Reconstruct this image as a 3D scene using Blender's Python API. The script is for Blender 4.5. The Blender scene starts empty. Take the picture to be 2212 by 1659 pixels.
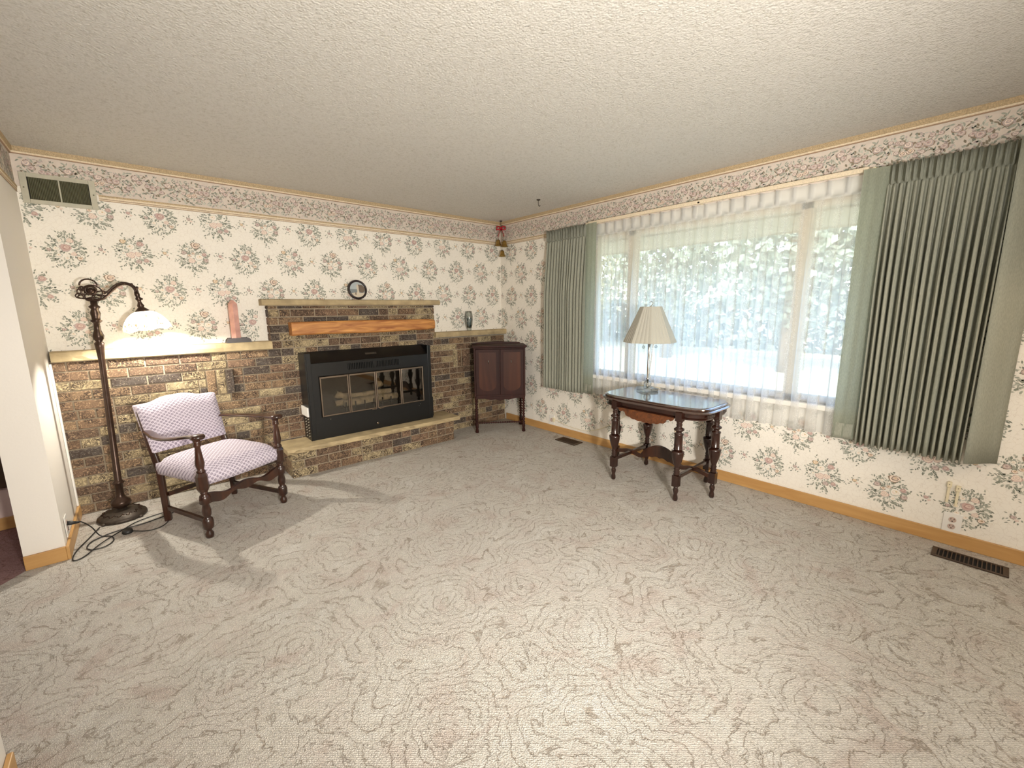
import bpy, bmesh, math, random
from mathutils import Vector, Matrix
random.seed(7)
PI = math.pi
S = bpy.context.scene
C = S.collection

# ------------------------------------------------------------------ camera
cam_d = bpy.data.cameras.new('camera'); cam = bpy.data.objects.new('camera', cam_d); C.objects.link(cam); S.camera = cam
R_ = Vector((0.75295995, -0.657993, -0.00982448)); U_ = Vector((0.12200725, 0.12491475, 0.98463726)); F_ = Vector((0.6466572, 0.74259108, -0.17433572))
M = Matrix((R_, U_, -F_)).transposed().to_4x4(); M.translation = Vector((-3.50232, -4.21549, 1.41462)); cam.matrix_world = M
cam_d.sensor_width = 36; cam_d.lens = 36*925.52/2212; cam_d.clip_start = .02; cam_d.clip_end = 200

# ------------------------------------------------------------------ world, sun, exposure
W = bpy.data.worlds.new('world'); S.world = W; W.use_nodes = True
wn = W.node_tree.nodes; wl = W.node_tree.links; wn.clear()
sky = wn.new('ShaderNodeTexSky'); sky.sky_type = 'NISHITA'; sky.sun_disc = False; sky.sun_elevation = math.radians(42); sky.sun_rotation = math.radians(250)
sky.dust_density = 2.0
bg = wn.new('ShaderNodeBackground'); bg.inputs['Strength'].default_value = 1.45
wo = wn.new('ShaderNodeOutputWorld'); wl.new(sky.outputs[0], bg.inputs[0]); wl.new(bg.outputs[0], wo.inputs[0])

def light(name, typ, loc, energy, color=(1,1,1), rot=None, **kw):
    d = bpy.data.lights.new(name, typ); d.energy = energy; d.color = color
    for k, v in kw.items(): setattr(d, k, v)
    o = bpy.data.objects.new(name, d); o.location = loc
    if rot: o.rotation_euler = rot
    C.objects.link(o); return o
sun = light('sun', 'SUN', (0,0,8), 5.0, (1,.93,.82), angle=math.radians(.6))
sun.rotation_euler = Vector((.62, .30, -.72)).to_track_quat('-Z','Y').to_euler()
portal = light('window_portal', 'AREA', (.12,-2.52,1.42), 1, rot=(0,PI/2,0), shape='RECTANGLE', size=1.36, size_y=2.2)
portal.data.cycles.is_portal = True
S.view_settings.view_transform = 'Standard'; S.view_settings.look = 'None'; S.view_settings.gamma = 1; S.view_settings.use_curve_mapping = False
S.view_settings.exposure = 0.66
S.cycles.use_denoising = True
S.cycles.max_bounces = 10; S.cycles.diffuse_bounces = 5; S.cycles.transparent_max_bounces = 24
S.cycles.sample_clamp_indirect = 6
S.cycles.caustics_reflective = False; S.cycles.caustics_refractive = False

# ------------------------------------------------------------------ materials
def nmat(name):
    m = bpy.data.materials.new(name); m.use_nodes = True
    n = m.node_tree.nodes; l = m.node_tree.links
    b = n['Principled BSDF']; return m, n, l, b
def ramp(n, stops, interp='LINEAR'):
    r = n.new('ShaderNodeValToRGB'); r.color_ramp.interpolation = interp
    e = r.color_ramp.elements
    while len(e) < len(stops): e.new(.5)
    for i, (p, c) in enumerate(stops):
        e[i].position = p; e[i].color = (*c, 1) if len(c) == 3 else c
    return r
def tex(n, typ, scale, **kw):
    t = n.new('ShaderNodeTex'+typ); t.inputs['Scale'].default_value = scale
    for k, v in kw.items():
        if k in t.inputs: t.inputs[k].default_value = v
        else: setattr(t, k, v)
    return t
def coords(n, l, scale=(1,1,1), rot=(0,0,0), src='Object'):
    tc = n.new('ShaderNodeTexCoord'); mp = n.new('ShaderNodeMapping')
    mp.inputs['Scale'].default_value = scale; mp.inputs['Rotation'].default_value = rot
    l.new(tc.outputs[src], mp.inputs[0]); return mp.outputs[0]
def math_(n, l, op, a, b=None, c=None):
    m = n.new('ShaderNodeMath'); m.operation = op
    for i, v in enumerate((a, b, c)):
        if v is None: continue
        if isinstance(v, (int, float)): m.inputs[i].default_value = v
        else: l.new(v, m.inputs[i])
    return m.outputs[0]
def mixc(n, l, fac, a, b, typ='MIX'):
    m = n.new('ShaderNodeMix'); m.data_type = 'RGBA'; m.blend_type = typ
    for i, v in ((0, fac), (6, a), (7, b)):
        if isinstance(v, (int, float)): m.inputs[i].default_value = v
        elif isinstance(v, tuple): m.inputs[i].default_value = (*v, 1)
        else: l.new(v, m.inputs[i])
    return m.outputs[2]
def bump(n, l, h, strength, dist, b):
    u = n.new('ShaderNodeBump'); u.inputs['Strength'].default_value = strength; u.inputs['Distance'].default_value = dist
    l.new(h, u.inputs['Height']); l.new(u.outputs[0], b.inputs['Normal']); return u
def plain(name, col, rough=.6, metal=0, spec=None, noise=0, nscale=20, bumps=0):
    m, n, l, b = nmat(name)
    b.inputs['Base Color'].default_value = (*col, 1); b.inputs['Roughness'].default_value = rough; b.inputs['Metallic'].default_value = metal
    if spec is not None: b.inputs['Specular IOR Level'].default_value = spec
    if noise or bumps:
        t = tex(n, 'Noise', nscale, Detail=4); l.new(coords(n, l), t.inputs[0])
        if noise:
            r = ramp(n, [(.3, tuple(c*(1-noise) for c in col)), (.7, tuple(min(1, c*(1+noise)) for c in col))])
            l.new(t.outputs[0], r.inputs[0]); l.new(r.outputs[0], b.inputs['Base Color'])
        if bumps: bump(n, l, t.outputs[0], bumps, .01, b)
    return m

def wood(name, c0, c1, rough=.35, axis='X', scale=14, coat=0, knots=False):
    m, n, l, b = nmat(name)
    sc = {'X': (.12, 1, 1), 'Y': (1, .12, 1), 'Z': (1, 1, .12)}[axis]
    co = coords(n, l, sc)
    t = tex(n, 'Noise', scale, Detail=6, Distortion=1.2); l.new(co, t.inputs[0])
    r = ramp(n, [(.3, c0), (.55, tuple((a+b_)/2 for a, b_ in zip(c0, c1))), (.75, c1)]); l.new(t.outputs[0], r.inputs[0])
    col = r.outputs[0]
    if knots:
        v = tex(n, 'Voronoi', 5.5); l.new(coords(n, l, (.75, 1, 1)), v.inputs[0])
        k = ramp(n, [(.0, (.05, .02, .008)), (.09, (.15, .06, .02)), (.17, (1, 1, 1))]); l.new(v.outputs['Distance'], k.inputs[0])
        col = mixc(n, l, 1.0, col, k.outputs[0], 'MULTIPLY')
    l.new(col, b.inputs['Base Color']); b.inputs['Roughness'].default_value = rough
    if coat: b.inputs['Coat Weight'].default_value = coat; b.inputs['Coat Roughness'].default_value = .08
    bump(n, l, t.outputs[0], .15, .002, b)
    return m

def m_paper(name='wallpaper_ground'):
    m, n, l, b = nmat(name); co = coords(n, l)
    v = tex(n, 'Voronoi', 38, feature='DISTANCE_TO_EDGE'); 
    t = tex(n, 'Noise', 30, Detail=2); l.new(co, t.inputs[0])
    l.new(mixc(n, l, .035, co, t.outputs[1]), v.inputs[0])
    r = ramp(n, [(.0, (.76, .71, .63)), (.045, (.86, .82, .745))]); l.new(v.outputs[0], r.inputs[0])
    l.new(r.outputs[0], b.inputs['Base Color']); b.inputs['Roughness'].default_value = .75
    return m

def m_carpet(name, tint=None):
    m, n, l, b = nmat(name)
    co = coords(n, l)
    # broad blotches of the wool
    t1 = tex(n, 'Noise', 5.5, Detail=4, Distortion=.8); l.new(co, t1.inputs[0])
    r1 = ramp(n, [(.32, (.68, .60, .54)), (.44, (.74, .69, .63)), (.56, (.74, .70, .635)), (.68, (.79, .755, .70))]); l.new(t1.outputs[0], r1.inputs[0])
    # sinuous sculpted channels
    t2n = tex(n, 'Noise', 6, Detail=7, Distortion=.8, Roughness=.62); l.new(co, t2n.inputs[0])
    t2 = tex(n, 'Voronoi', 3.1, feature='SMOOTH_F1', Smoothness=.4); l.new(mixc(n, l, .17, co, t2n.outputs[1]), t2.inputs[0])
    f = math_(n, l, 'FRACT', math_(n, l, 'MULTIPLY', t2.outputs[0], 11))
    f = math_(n, l, 'ABSOLUTE', math_(n, l, 'SUBTRACT', f, .5))
    ln = ramp(n, [(.0, (0, 0, 0)), (.085, (1, 1, 1))]); l.new(f, ln.inputs[0])
    t3 = tex(n, 'Noise', 20, Detail=4, Distortion=1.5); l.new(co, t3.inputs[0])
    f3 = math_(n, l, 'ABSOLUTE', math_(n, l, 'SUBTRACT', math_(n, l, 'FRACT', math_(n, l, 'MULTIPLY', t3.outputs[0], 5)), .5))
    ln3 = ramp(n, [(.0, (0, 0, 0)), (.12, (1, 1, 1))]); l.new(f3, ln3.inputs[0])
    # loops; shade in the gaps between them is put into the colour
    vr = tex(n, 'Voronoi', 225, Randomness=.5); l.new(coords(n, l, (1, .62, 1), (0, 0, .5)), vr.inputs[0])
    loop = ramp(n, [(.15, (1, 1, 1)), (.62, (0, 0, 0))]); l.new(vr.outputs['Distance'], loop.inputs[0])
    col = mixc(n, l, .34, r1.outputs[0], mixc(n, l, 1.0, r1.outputs[0], loop.outputs[0], 'MULTIPLY'))
    fl = mixc(n, l, math_(n, l, 'MULTIPLY', math_(n, l, 'SUBTRACT', 1, ln.outputs[0]), .75), col, (.26, .21, .16))
    t4 = tex(n, 'Noise', 9, Detail=3); l.new(co, t4.inputs[0])
    msk = ramp(n, [(.38, (0, 0, 0)), (.52, (1, 1, 1))]); l.new(t4.outputs[0], msk.inputs[0])
    f4 = math_(n, l, 'MULTIPLY', math_(n, l, 'MULTIPLY', math_(n, l, 'SUBTRACT', 1, ln3.outputs[0]), msk.outputs[0]), .42)
    fl = mixc(n, l, f4, fl, (.24, .20, .155))
    if tint: fl = mixc(n, l, 1.0, fl, tint, 'MULTIPLY')
    l.new(fl, b.inputs['Base Color']); b.inputs['Roughness'].default_value = .95; b.inputs['Specular IOR Level'].default_value = .15
    h = math_(n, l, 'ADD', math_(n, l, 'MULTIPLY', loop.outputs[0], 1.0), math_(n, l, 'MULTIPLY', ln.outputs[0], .9))
    h = math_(n, l, 'ADD', h, math_(n, l, 'MULTIPLY', ln3.outputs[0], .5))
    bump(n, l, h, .75, .004, b)
    return m

def m_popcorn():
    m, n, l, b = nmat('popcorn_ceiling'); co = coords(n, l)
    t = tex(n, 'Noise', 60, Detail=6, Roughness=.8); l.new(co, t.inputs[0])
    v = tex(n, 'Voronoi', 95); l.new(co, v.inputs[0])
    h = math_(n, l, 'SUBTRACT', t.outputs[0], math_(n, l, 'MULTIPLY', v.outputs['Distance'], .5))
    bump(n, l, h, 1.0, .016, b)
    r = ramp(n, [(.36, (.70, .66, .58)), (.5, (.86, .825, .76))]); l.new(t.outputs[0], r.inputs[0])
    l.new(r.outputs[0], b.inputs['Base Color'])
    b.inputs['Roughness'].default_value = .9
    return m

def m_brick():
    m, n, l, b = nmat('mottled_brick'); co = coords(n, l)
    at = n.new('ShaderNodeAttribute'); at.attribute_name = 'rnd'
    off = n.new('ShaderNodeVectorMath'); off.operation = 'ADD'; l.new(co, off.inputs[0])
    sc = n.new('ShaderNodeVectorMath'); sc.operation = 'SCALE'; sc.inputs['Scale'].default_value = 37.0; 
    cx = n.new('ShaderNodeCombineXYZ'); l.new(at.outputs['Fac'], cx.inputs[0]); l.new(at.outputs['Fac'], cx.inputs[2]); l.new(cx.outputs[0], sc.inputs[0])
    l.new(sc.outputs[0], off.inputs[1])
    base = ramp(n, [(.0, (.42, .33, .19)), (.15, (.25, .155, .09)), (.32, (.52, .42, .25)), (.45, (.19, .12, .075)), (.6, (.32, .21, .12)), (.75, (.095, .08, .07)), (.88, (.26, .16, .10))], 'CONSTANT')
    l.new(at.outputs['Fac'], base.inputs[0])
    t = tex(n, 'Noise', 34, Detail=5, Distortion=3.2, Roughness=.7); l.new(off.outputs[0], t.inputs[0])
    t2 = tex(n, 'Noise', 9, Detail=3, Distortion=.8); l.new(off.outputs[0], t2.inputs[0])
    k = ramp(n, [(.44, (0, 0, 0)), (.52, (1, 1, 1))]); l.new(t.outputs[0], k.inputs[0])
    k2 = ramp(n, [(.38, (0, 0, 0)), (.60, (1, 1, 1))]); l.new(t2.outputs[0], k2.inputs[0])
    f = math_(n, l, 'MULTIPLY', k.outputs[0], math_(n, l, 'ADD', math_(n, l, 'MULTIPLY', k2.outputs[0], .55), .45))
    col = mixc(n, l, f, base.outputs[0], (.045, .027, .018))
    hi = ramp(n, [(.34, (1, 1, 1)), (.42, (0, 0, 0))]); l.new(t.outputs[0], hi.inputs[0])
    col = mixc(n, l, math_(n, l, 'MULTIPLY', hi.outputs[0], .6), col, (.66, .52, .32))
    l.new(col, b.inputs['Base Color']); b.inputs['Roughness'].default_value = .8
    bump(n, l, t.outputs[0], .8, .006, b)
    return m

def m_fabric():
    m, n, l, b = nmat('lavender_damask')
    tc = n.new('ShaderNodeTexCoord'); sp = n.new('ShaderNodeSeparateXYZ'); l.new(tc.outputs['Object'], sp.inputs[0])
    v = math_(n, l, 'ADD', sp.outputs[1], math_(n, l, 'MULTIPLY', sp.outputs[2], 1.0))
    a = math_(n, l, 'MULTIPLY', math_(n, l, 'ADD', sp.outputs[0], v), 32)
    c = math_(n, l, 'MULTIPLY', math_(n, l, 'SUBTRACT', sp.outputs[0], v), 32)
    fa = math_(n, l, 'ABSOLUTE', math_(n, l, 'SUBTRACT', math_(n, l, 'FRACT', a), .5))
    fc = math_(n, l, 'ABSOLUTE', math_(n, l, 'SUBTRACT', math_(n, l, 'FRACT', c), .5))
    # lattice lines where either is near .5 ; motif where both near 0
    mx = math_(n, l, 'MAXIMUM', fa, fc)
    lat = ramp(n, [(.36, (0, 0, 0)), (.42, (1, 1, 1)), (.5, (1, 1, 1))]); l.new(mx, lat.inputs[0])
    dd = math_(n, l, 'SQRT', math_(n, l, 'ADD', math_(n, l, 'MULTIPLY', fa, fa), math_(n, l, 'MULTIPLY', fc, fc)))
    ring = ramp(n, [(.0, (1, 1, 1)), (.07, (1, 1, 1)), (.10, (.2, .2, .2)), (.16, (.9, .9, .9)), (.36, (.75, .75, .75)), (.42, (0, 0, 0))]); l.new(dd, ring.inputs[0])
    nz = tex(n, 'Noise', 260, Detail=2); l.new(tc.outputs['Object'], nz.inputs[0])
    nr = ramp(n, [(.42, (.1, .1, .1)), (.54, (1, 1, 1))]); l.new(nz.outputs[0], nr.inputs[0])
    f = math_(n, l, 'MULTIPLY', ring.outputs[0], nr.outputs[0])
    col = mixc(n, l, math_(n, l, 'MULTIPLY', f, .9), (.55, .49, .57), (.10, .07, .13))
    col = mixc(n, l, math_(n, l, 'MULTIPLY', lat.outputs[0], .7), col, (.70, .64, .72))
    l.new(col, b.inputs['Base Color']); b.inputs['Roughness'].default_value = .85
    bump(n, l, nz.outputs[0], .3, .002, b)
    return m

def m_cloth(name, col, trans=.25, weave=260):
    m, n, l, b = nmat(name); n.remove(b)
    out = n['Material Output']
    t = tex(n, 'Noise', weave, Detail=2); l.new(coords(n, l, (1, 1, .25)), t.inputs[0])
    r = ramp(n, [(.3, tuple(c*.86 for c in col)), (.7, tuple(min(1, c*1.08) for c in col))]); l.new(t.outputs[0], r.inputs[0])
    d = n.new('ShaderNodeBsdfDiffuse'); tr = n.new('ShaderNodeBsdfTranslucent'); mx = n.new('ShaderNodeMixShader')
    l.new(r.outputs[0], d.inputs[0]); l.new(r.outputs[0], tr.inputs[0]); mx.inputs[0].default_value = trans
    l.new(d.outputs[0], mx.inputs[1]); l.new(tr.outputs[0], mx.inputs[2]); l.new(mx.outputs[0], out.inputs[0])
    return m

def m_sheer():
    m, n, l, b = nmat('lace_sheer'); n.remove(b); out = n['Material Output']
    col = (.93, .945, .95)
    d = n.new('ShaderNodeBsdfDiffuse'); tr = n.new('ShaderNodeBsdfTranslucent'); tp = n.new('ShaderNodeBsdfTransparent')
    d.inputs[0].default_value = (*col, 1); tr.inputs[0].default_value = (*col, 1); tp.inputs[0].default_value = (.97, .98, 1, 1)
    a = n.new('ShaderNodeMixShader'); a.inputs[0].default_value = .78; l.new(d.outputs[0], a.inputs[1]); l.new(tr.outputs[0], a.inputs[2])
    # embroidered columns
    at = n.new('ShaderNodeAttribute'); at.attribute_name = 'u'
    st = math_(n, l, 'FRACT', math_(n, l, 'MULTIPLY', at.outputs['Fac'], 1.0))
    band = ramp(n, [(.0, (1, 1, 1)), (.42, (1, 1, 1)), (.46, (0, 0, 0)), (.94, (0, 0, 0)), (1.0, (1, 1, 1))]); l.new(st, band.inputs[0])
    nz = tex(n, 'Noise', 60, Detail=2, Distortion=2.5); l.new(coords(n, l), nz.inputs[0])
    q = math_(n, l, 'ABSOLUTE', math_(n, l, 'SUBTRACT', math_(n, l, 'FRACT', math_(n, l, 'MULTIPLY', nz.outputs[0], 4)), .5))
    lace = ramp(n, [(.06, (1, 1, 1)), (.16, (0, 0, 0))]); l.new(q, lace.inputs[0])
    f = math_(n, l, 'MULTIPLY', band.outputs[0], lace.outputs[0])
    op = math_(n, l, 'ADD', math_(n, l, 'MULTIPLY', f, .26), .62)
    hd = n.new('ShaderNodeAttribute'); hd.attribute_name = 'head'
    op = math_(n, l, 'MINIMUM', math_(n, l, 'ADD', op, math_(n, l, 'MULTIPLY', hd.outputs['Fac'], .5)), .97)
    mx = n.new('ShaderNodeMixShader'); l.new(op, mx.inputs[0]); l.new(tp.outputs[0], mx.inputs[1]); l.new(a.outputs[0], mx.inputs[2])
    l.new(mx.outputs[0], out.inputs[0]); return m

def m_thin_glass(name, col=(1, 1, 1), gloss=.08):
    m, n, l, b = nmat(name); n.remove(b); out = n['Material Output']
    tp = n.new('ShaderNodeBsdfTransparent'); tp.inputs[0].default_value = (*col, 1)
    g = n.new('ShaderNodeBsdfGlossy'); g.inputs['Roughness'].default_value = .02
    lw = n.new('ShaderNodeLayerWeight'); lw.inputs[0].default_value = .35
    mx = n.new('ShaderNodeMixShader'); l.new(math_(n, l, 'ADD', math_(n, l, 'MULTIPLY', lw.outputs['Fresnel'], .6), gloss), mx.inputs[0])
    l.new(tp.outputs[0], mx.inputs[1]); l.new(g.outputs[0], mx.inputs[2]); l.new(mx.outputs[0], out.inputs[0]); return m

def m_stained():
    m, n, l, b = nmat('stained_glass'); n.remove(b); out = n['Material Output']
    co = coords(n, l)
    sp = n.new('ShaderNodeSeparateXYZ'); l.new(co, sp.inputs[0])
    v = tex(n, 'Voronoi', 42); l.new(co, v.inputs[0])
    ve = tex(n, 'Voronoi', 42, feature='DISTANCE_TO_EDGE'); l.new(co, ve.inputs[0])
    hs = n.new('ShaderNodeSeparateColor'); l.new(v.outputs['Color'], hs.inputs[0])
    pal = ramp(n, [(.0, (.95, .93, .98)), (.2, (.93, .62, .62)), (.36, (.80, .74, .98)), (.55, (.97, .95, .98)), (.72, (.62, .80, .15)), (.84, (.95, .88, .35)), (.93, (.95, .55, .25))], 'CONSTANT')
    l.new(hs.outputs[0], pal.inputs[0])
    zz = ramp(n, [(.035, (0, 0, 0)), (.055, (1, 1, 1))]); l.new(math_(n, l, 'ADD', sp.outputs[2], 0.0), zz.inputs[0])
    col = mixc(n, l, zz.outputs[0], pal.outputs[0], (.98, .95, .78))
    ed = ramp(n, [(.0, (.10, .07, .04)), (.045, (.10, .07, .04)), (.06, (1, 1, 1))]); l.new(ve.outputs[0], ed.inputs[0])
    col = mixc(n, l, 1, col, ed.outputs[0], 'MULTIPLY'); col = mixc(n, l, 1, col, (.24, .24, .24), 'MULTIPLY')
    d = n.new('ShaderNodeBsdfDiffuse'); tr = n.new('ShaderNodeBsdfTranslucent'); mx = n.new('ShaderNodeMixShader'); mx.inputs[0].default_value = .72
    l.new(col, d.inputs[0]); l.new(col, tr.inputs[0]); l.new(d.outputs[0], mx.inputs[1]); l.new(tr.outputs[0], mx.inputs[2]); l.new(mx.outputs[0], out.inputs[0])
    return m

MT = {}
MT['paper'] = m_paper()
for k, c in dict(leaf=(.36, .37, .31), leafd=(.22, .235, .19), leafp=(.53, .53, .46), stem=(.24, .20, .14), pink=(.58, .41, .37), pinkl=(.70, .56, .49),
                 blush=(.85, .72, .62), white=(.88, .84, .76), mauve=(.49, .41, .39), ochre=(.68, .52, .33), wine=(.45, .29, .26), core=(.30, .22, .16)).items():
    MT[k] = plain('print_'+k, c, .75)
MT['border_ground'] = plain('border_ground', (.66, .58, .51), .75, noise=.06, nscale=25)
MT['rail_tan'] = plain('rail_tan', (.46, .35, .21), .7, noise=.3, nscale=160)
MT['rail_cream'] = plain('rail_cream', (.74, .63, .47), .7, noise=.12, nscale=120)
MT['rail_line'] = plain('rail_line', (.34, .23, .15), .7)
MT['paint'] = plain('cream_paint', (.80, .76, .70), .6, bumps=.05, nscale=90)
MT['paint_pink'] = plain('rose_paint', (.70, .57, .55), .6)
MT['carpet'] = m_carpet('berber_carpet'); MT['carpet_p'] = m_carpet('mauve_carpet', (.62, .40, .43))
MT['popcorn'] = m_popcorn(); MT['brick'] = m_brick()
MT['mortar'] = plain('mortar', (.34, .28, .20), .9, noise=.12, nscale=60, bumps=.3)
MT['stone'] = plain('sandstone', (.42, .33, .19), .8, noise=.22, nscale=9, bumps=.4)
MT['beam'] = wood('rustic_pine', (.30, .10, .03), (.74, .37, .11), .5, 'X', 30, knots=True)
MT['oak'] = wood('oak_trim', (.46, .25, .085), (.60, .36, .14), .4, 'Y', 16)
MT['oakx'] = wood('oak_trim_x', (.46, .25, .085), (.60, .36, .14), .4, 'X', 16)
MT['mahog'] = wood('dark_mahogany', (.016, .006, .004), (.038, .011, .006), .25, 'Z', 18, coat=.35)
MT['mahogtop'] = wood('polished_top', (.03, .012, .008), (.06, .022, .012), .10, 'Y', 14, coat=1)
MT['burl'] = wood('amber_burl', (.06, .018, .006), (.19, .06, .016), .3, 'X', 30, coat=.3)
MT['walnut'] = wood('chair_walnut', (.018, .007, .004), (.062, .020, .009), .3, 'Z', 18, coat=.3)
MT['cabwood'] = wood('cabinet_mahogany', (.022, .006, .0045), (.045, .011, .007), .55, 'Z', 12)
MT['cabdoor'] = wood('cabinet_door_veneer', (.036, .010, .006), (.085, .026, .010), .5, 'Z', 7)
MT['fabric'] = m_fabric()
MT['drape'] = m_cloth('sage_drape', (.43, .44, .365), .28)
MT['sheer'] = m_sheer()
MT['glass'] = m_thin_glass('window_glass', (.97, .99, .98), .02)
MT['smoked'] = m_thin_glass('smoked_glass', (.78, .74, .68), .06)
MT['clear'] = m_thin_glass('clear_glass', (.93, .95, .94), .10)
MT['black'] = plain('black_enamel', (.006, .0065, .007), .32, noise=.1, nscale=40)
MT['blackd'] = plain('black_inside', (.006, .006, .006), .8)
MT['brass'] = plain('dull_nickel', (.30, .245, .20), .25, 1)
MT['gold'] = plain('aged_brass', (.40, .27, .09), .3, 1, noise=.15)
MT['bronze'] = plain('lamp_bronze', (.050, .028, .019), .32, .6, noise=.25, nscale=40)
MT['iron'] = plain('cast_iron_brown', (.055, .042, .032), .45, .5, noise=.3, nscale=60)
MT['rubber'] = plain('black_cord', (.012, .012, .012), .45)
MT['whitep'] = plain('white_plastic', (.82, .80, .76), .35)
MT['ivory'] = plain('ivory_plastic', (.78, .70, .50), .4)
MT['ventgrey'] = plain('vent_enamel', (.46, .44, .35), .5, noise=.08)
MT['ventdark'] = plain('vent_dark', (.10, .095, .055), .7)
MT['register'] = plain('register_brown', (.07, .045, .03), .45, .4)
MT['socket'] = plain('socket_tan', (.55, .42, .36), .4)
MT['quartz'] = plain('rose_quartz', (.62, .34, .28), .25, noise=.18, nscale=14)
MT['quartz'].node_tree.nodes['Principled BSDF'].inputs['Subsurface Weight'].default_value = .15
MT['dkwood'] = plain('black_wood_base', (.02, .012, .012), .35)
MT['red'] = plain('red_ribbon', (.38, .01, .02), .5)
MT['teal'] = plain('teal_pebbles', (.05, .10, .11), .3, noise=.8, nscale=90)
MT['shade'] = m_cloth('cream_shade', (.52, .51, .45), .10, 900)
MT['chrome'] = plain('chrome', (.55, .55, .53), .15, 1)
MT['stained'] = m_stained()
MT['log'] = plain('ceramic_log', (.55, .50, .38), .9, noise=.3, nscale=25, bumps=.5)
MT['sash'] = plain('window_sash', (.62, .52, .38), .5, noise=.06)
MT['grass'] = plain('lawn_grass', (.33, .32, .22), .95, noise=.25, nscale=1.4)
MT['foliage'] = plain('tree_foliage', (.17, .21, .17), .9, noise=.5, nscale=3)
MT['foliage2'] = plain('tree_foliage_light', (.36, .38, .27), .9, noise=.4, nscale=3)
MT['bark'] = plain('tree_bark', (.12, .09, .06), .9)
MT['soffit'] = plain('soffit_paint', (.62, .50, .36), .7, noise=.05)
MT['ventroom'] = wood('dark_walnut_panel', (.045, .026, .012), (.11, .06, .028), .5, 'X', 9)
for k in ('cabwood', 'cabdoor'): MT[k].node_tree.nodes['Principled BSDF'].inputs['Specular IOR Level'].default_value = .22
MT['mahogtop'].node_tree.nodes['Principled BSDF'].inputs['Coat IOR'].default_value = 2.1
MT['bulb'] = None
def emis(name, col, s):
    m, n, l, b = nmat(name); b.inputs['Base Color'].default_value = (*col, 1)
    b.inputs['Emission Color'].default_value = (*col, 1); b.inputs['Emission Strength'].default_value = s; return m
MT['bulb'] = emis('lit_bulb', (1, .86, .62), 6)
MT['fill_dome'] = emis('lit_fill_dome', (1, .88, .70), 3)

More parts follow.
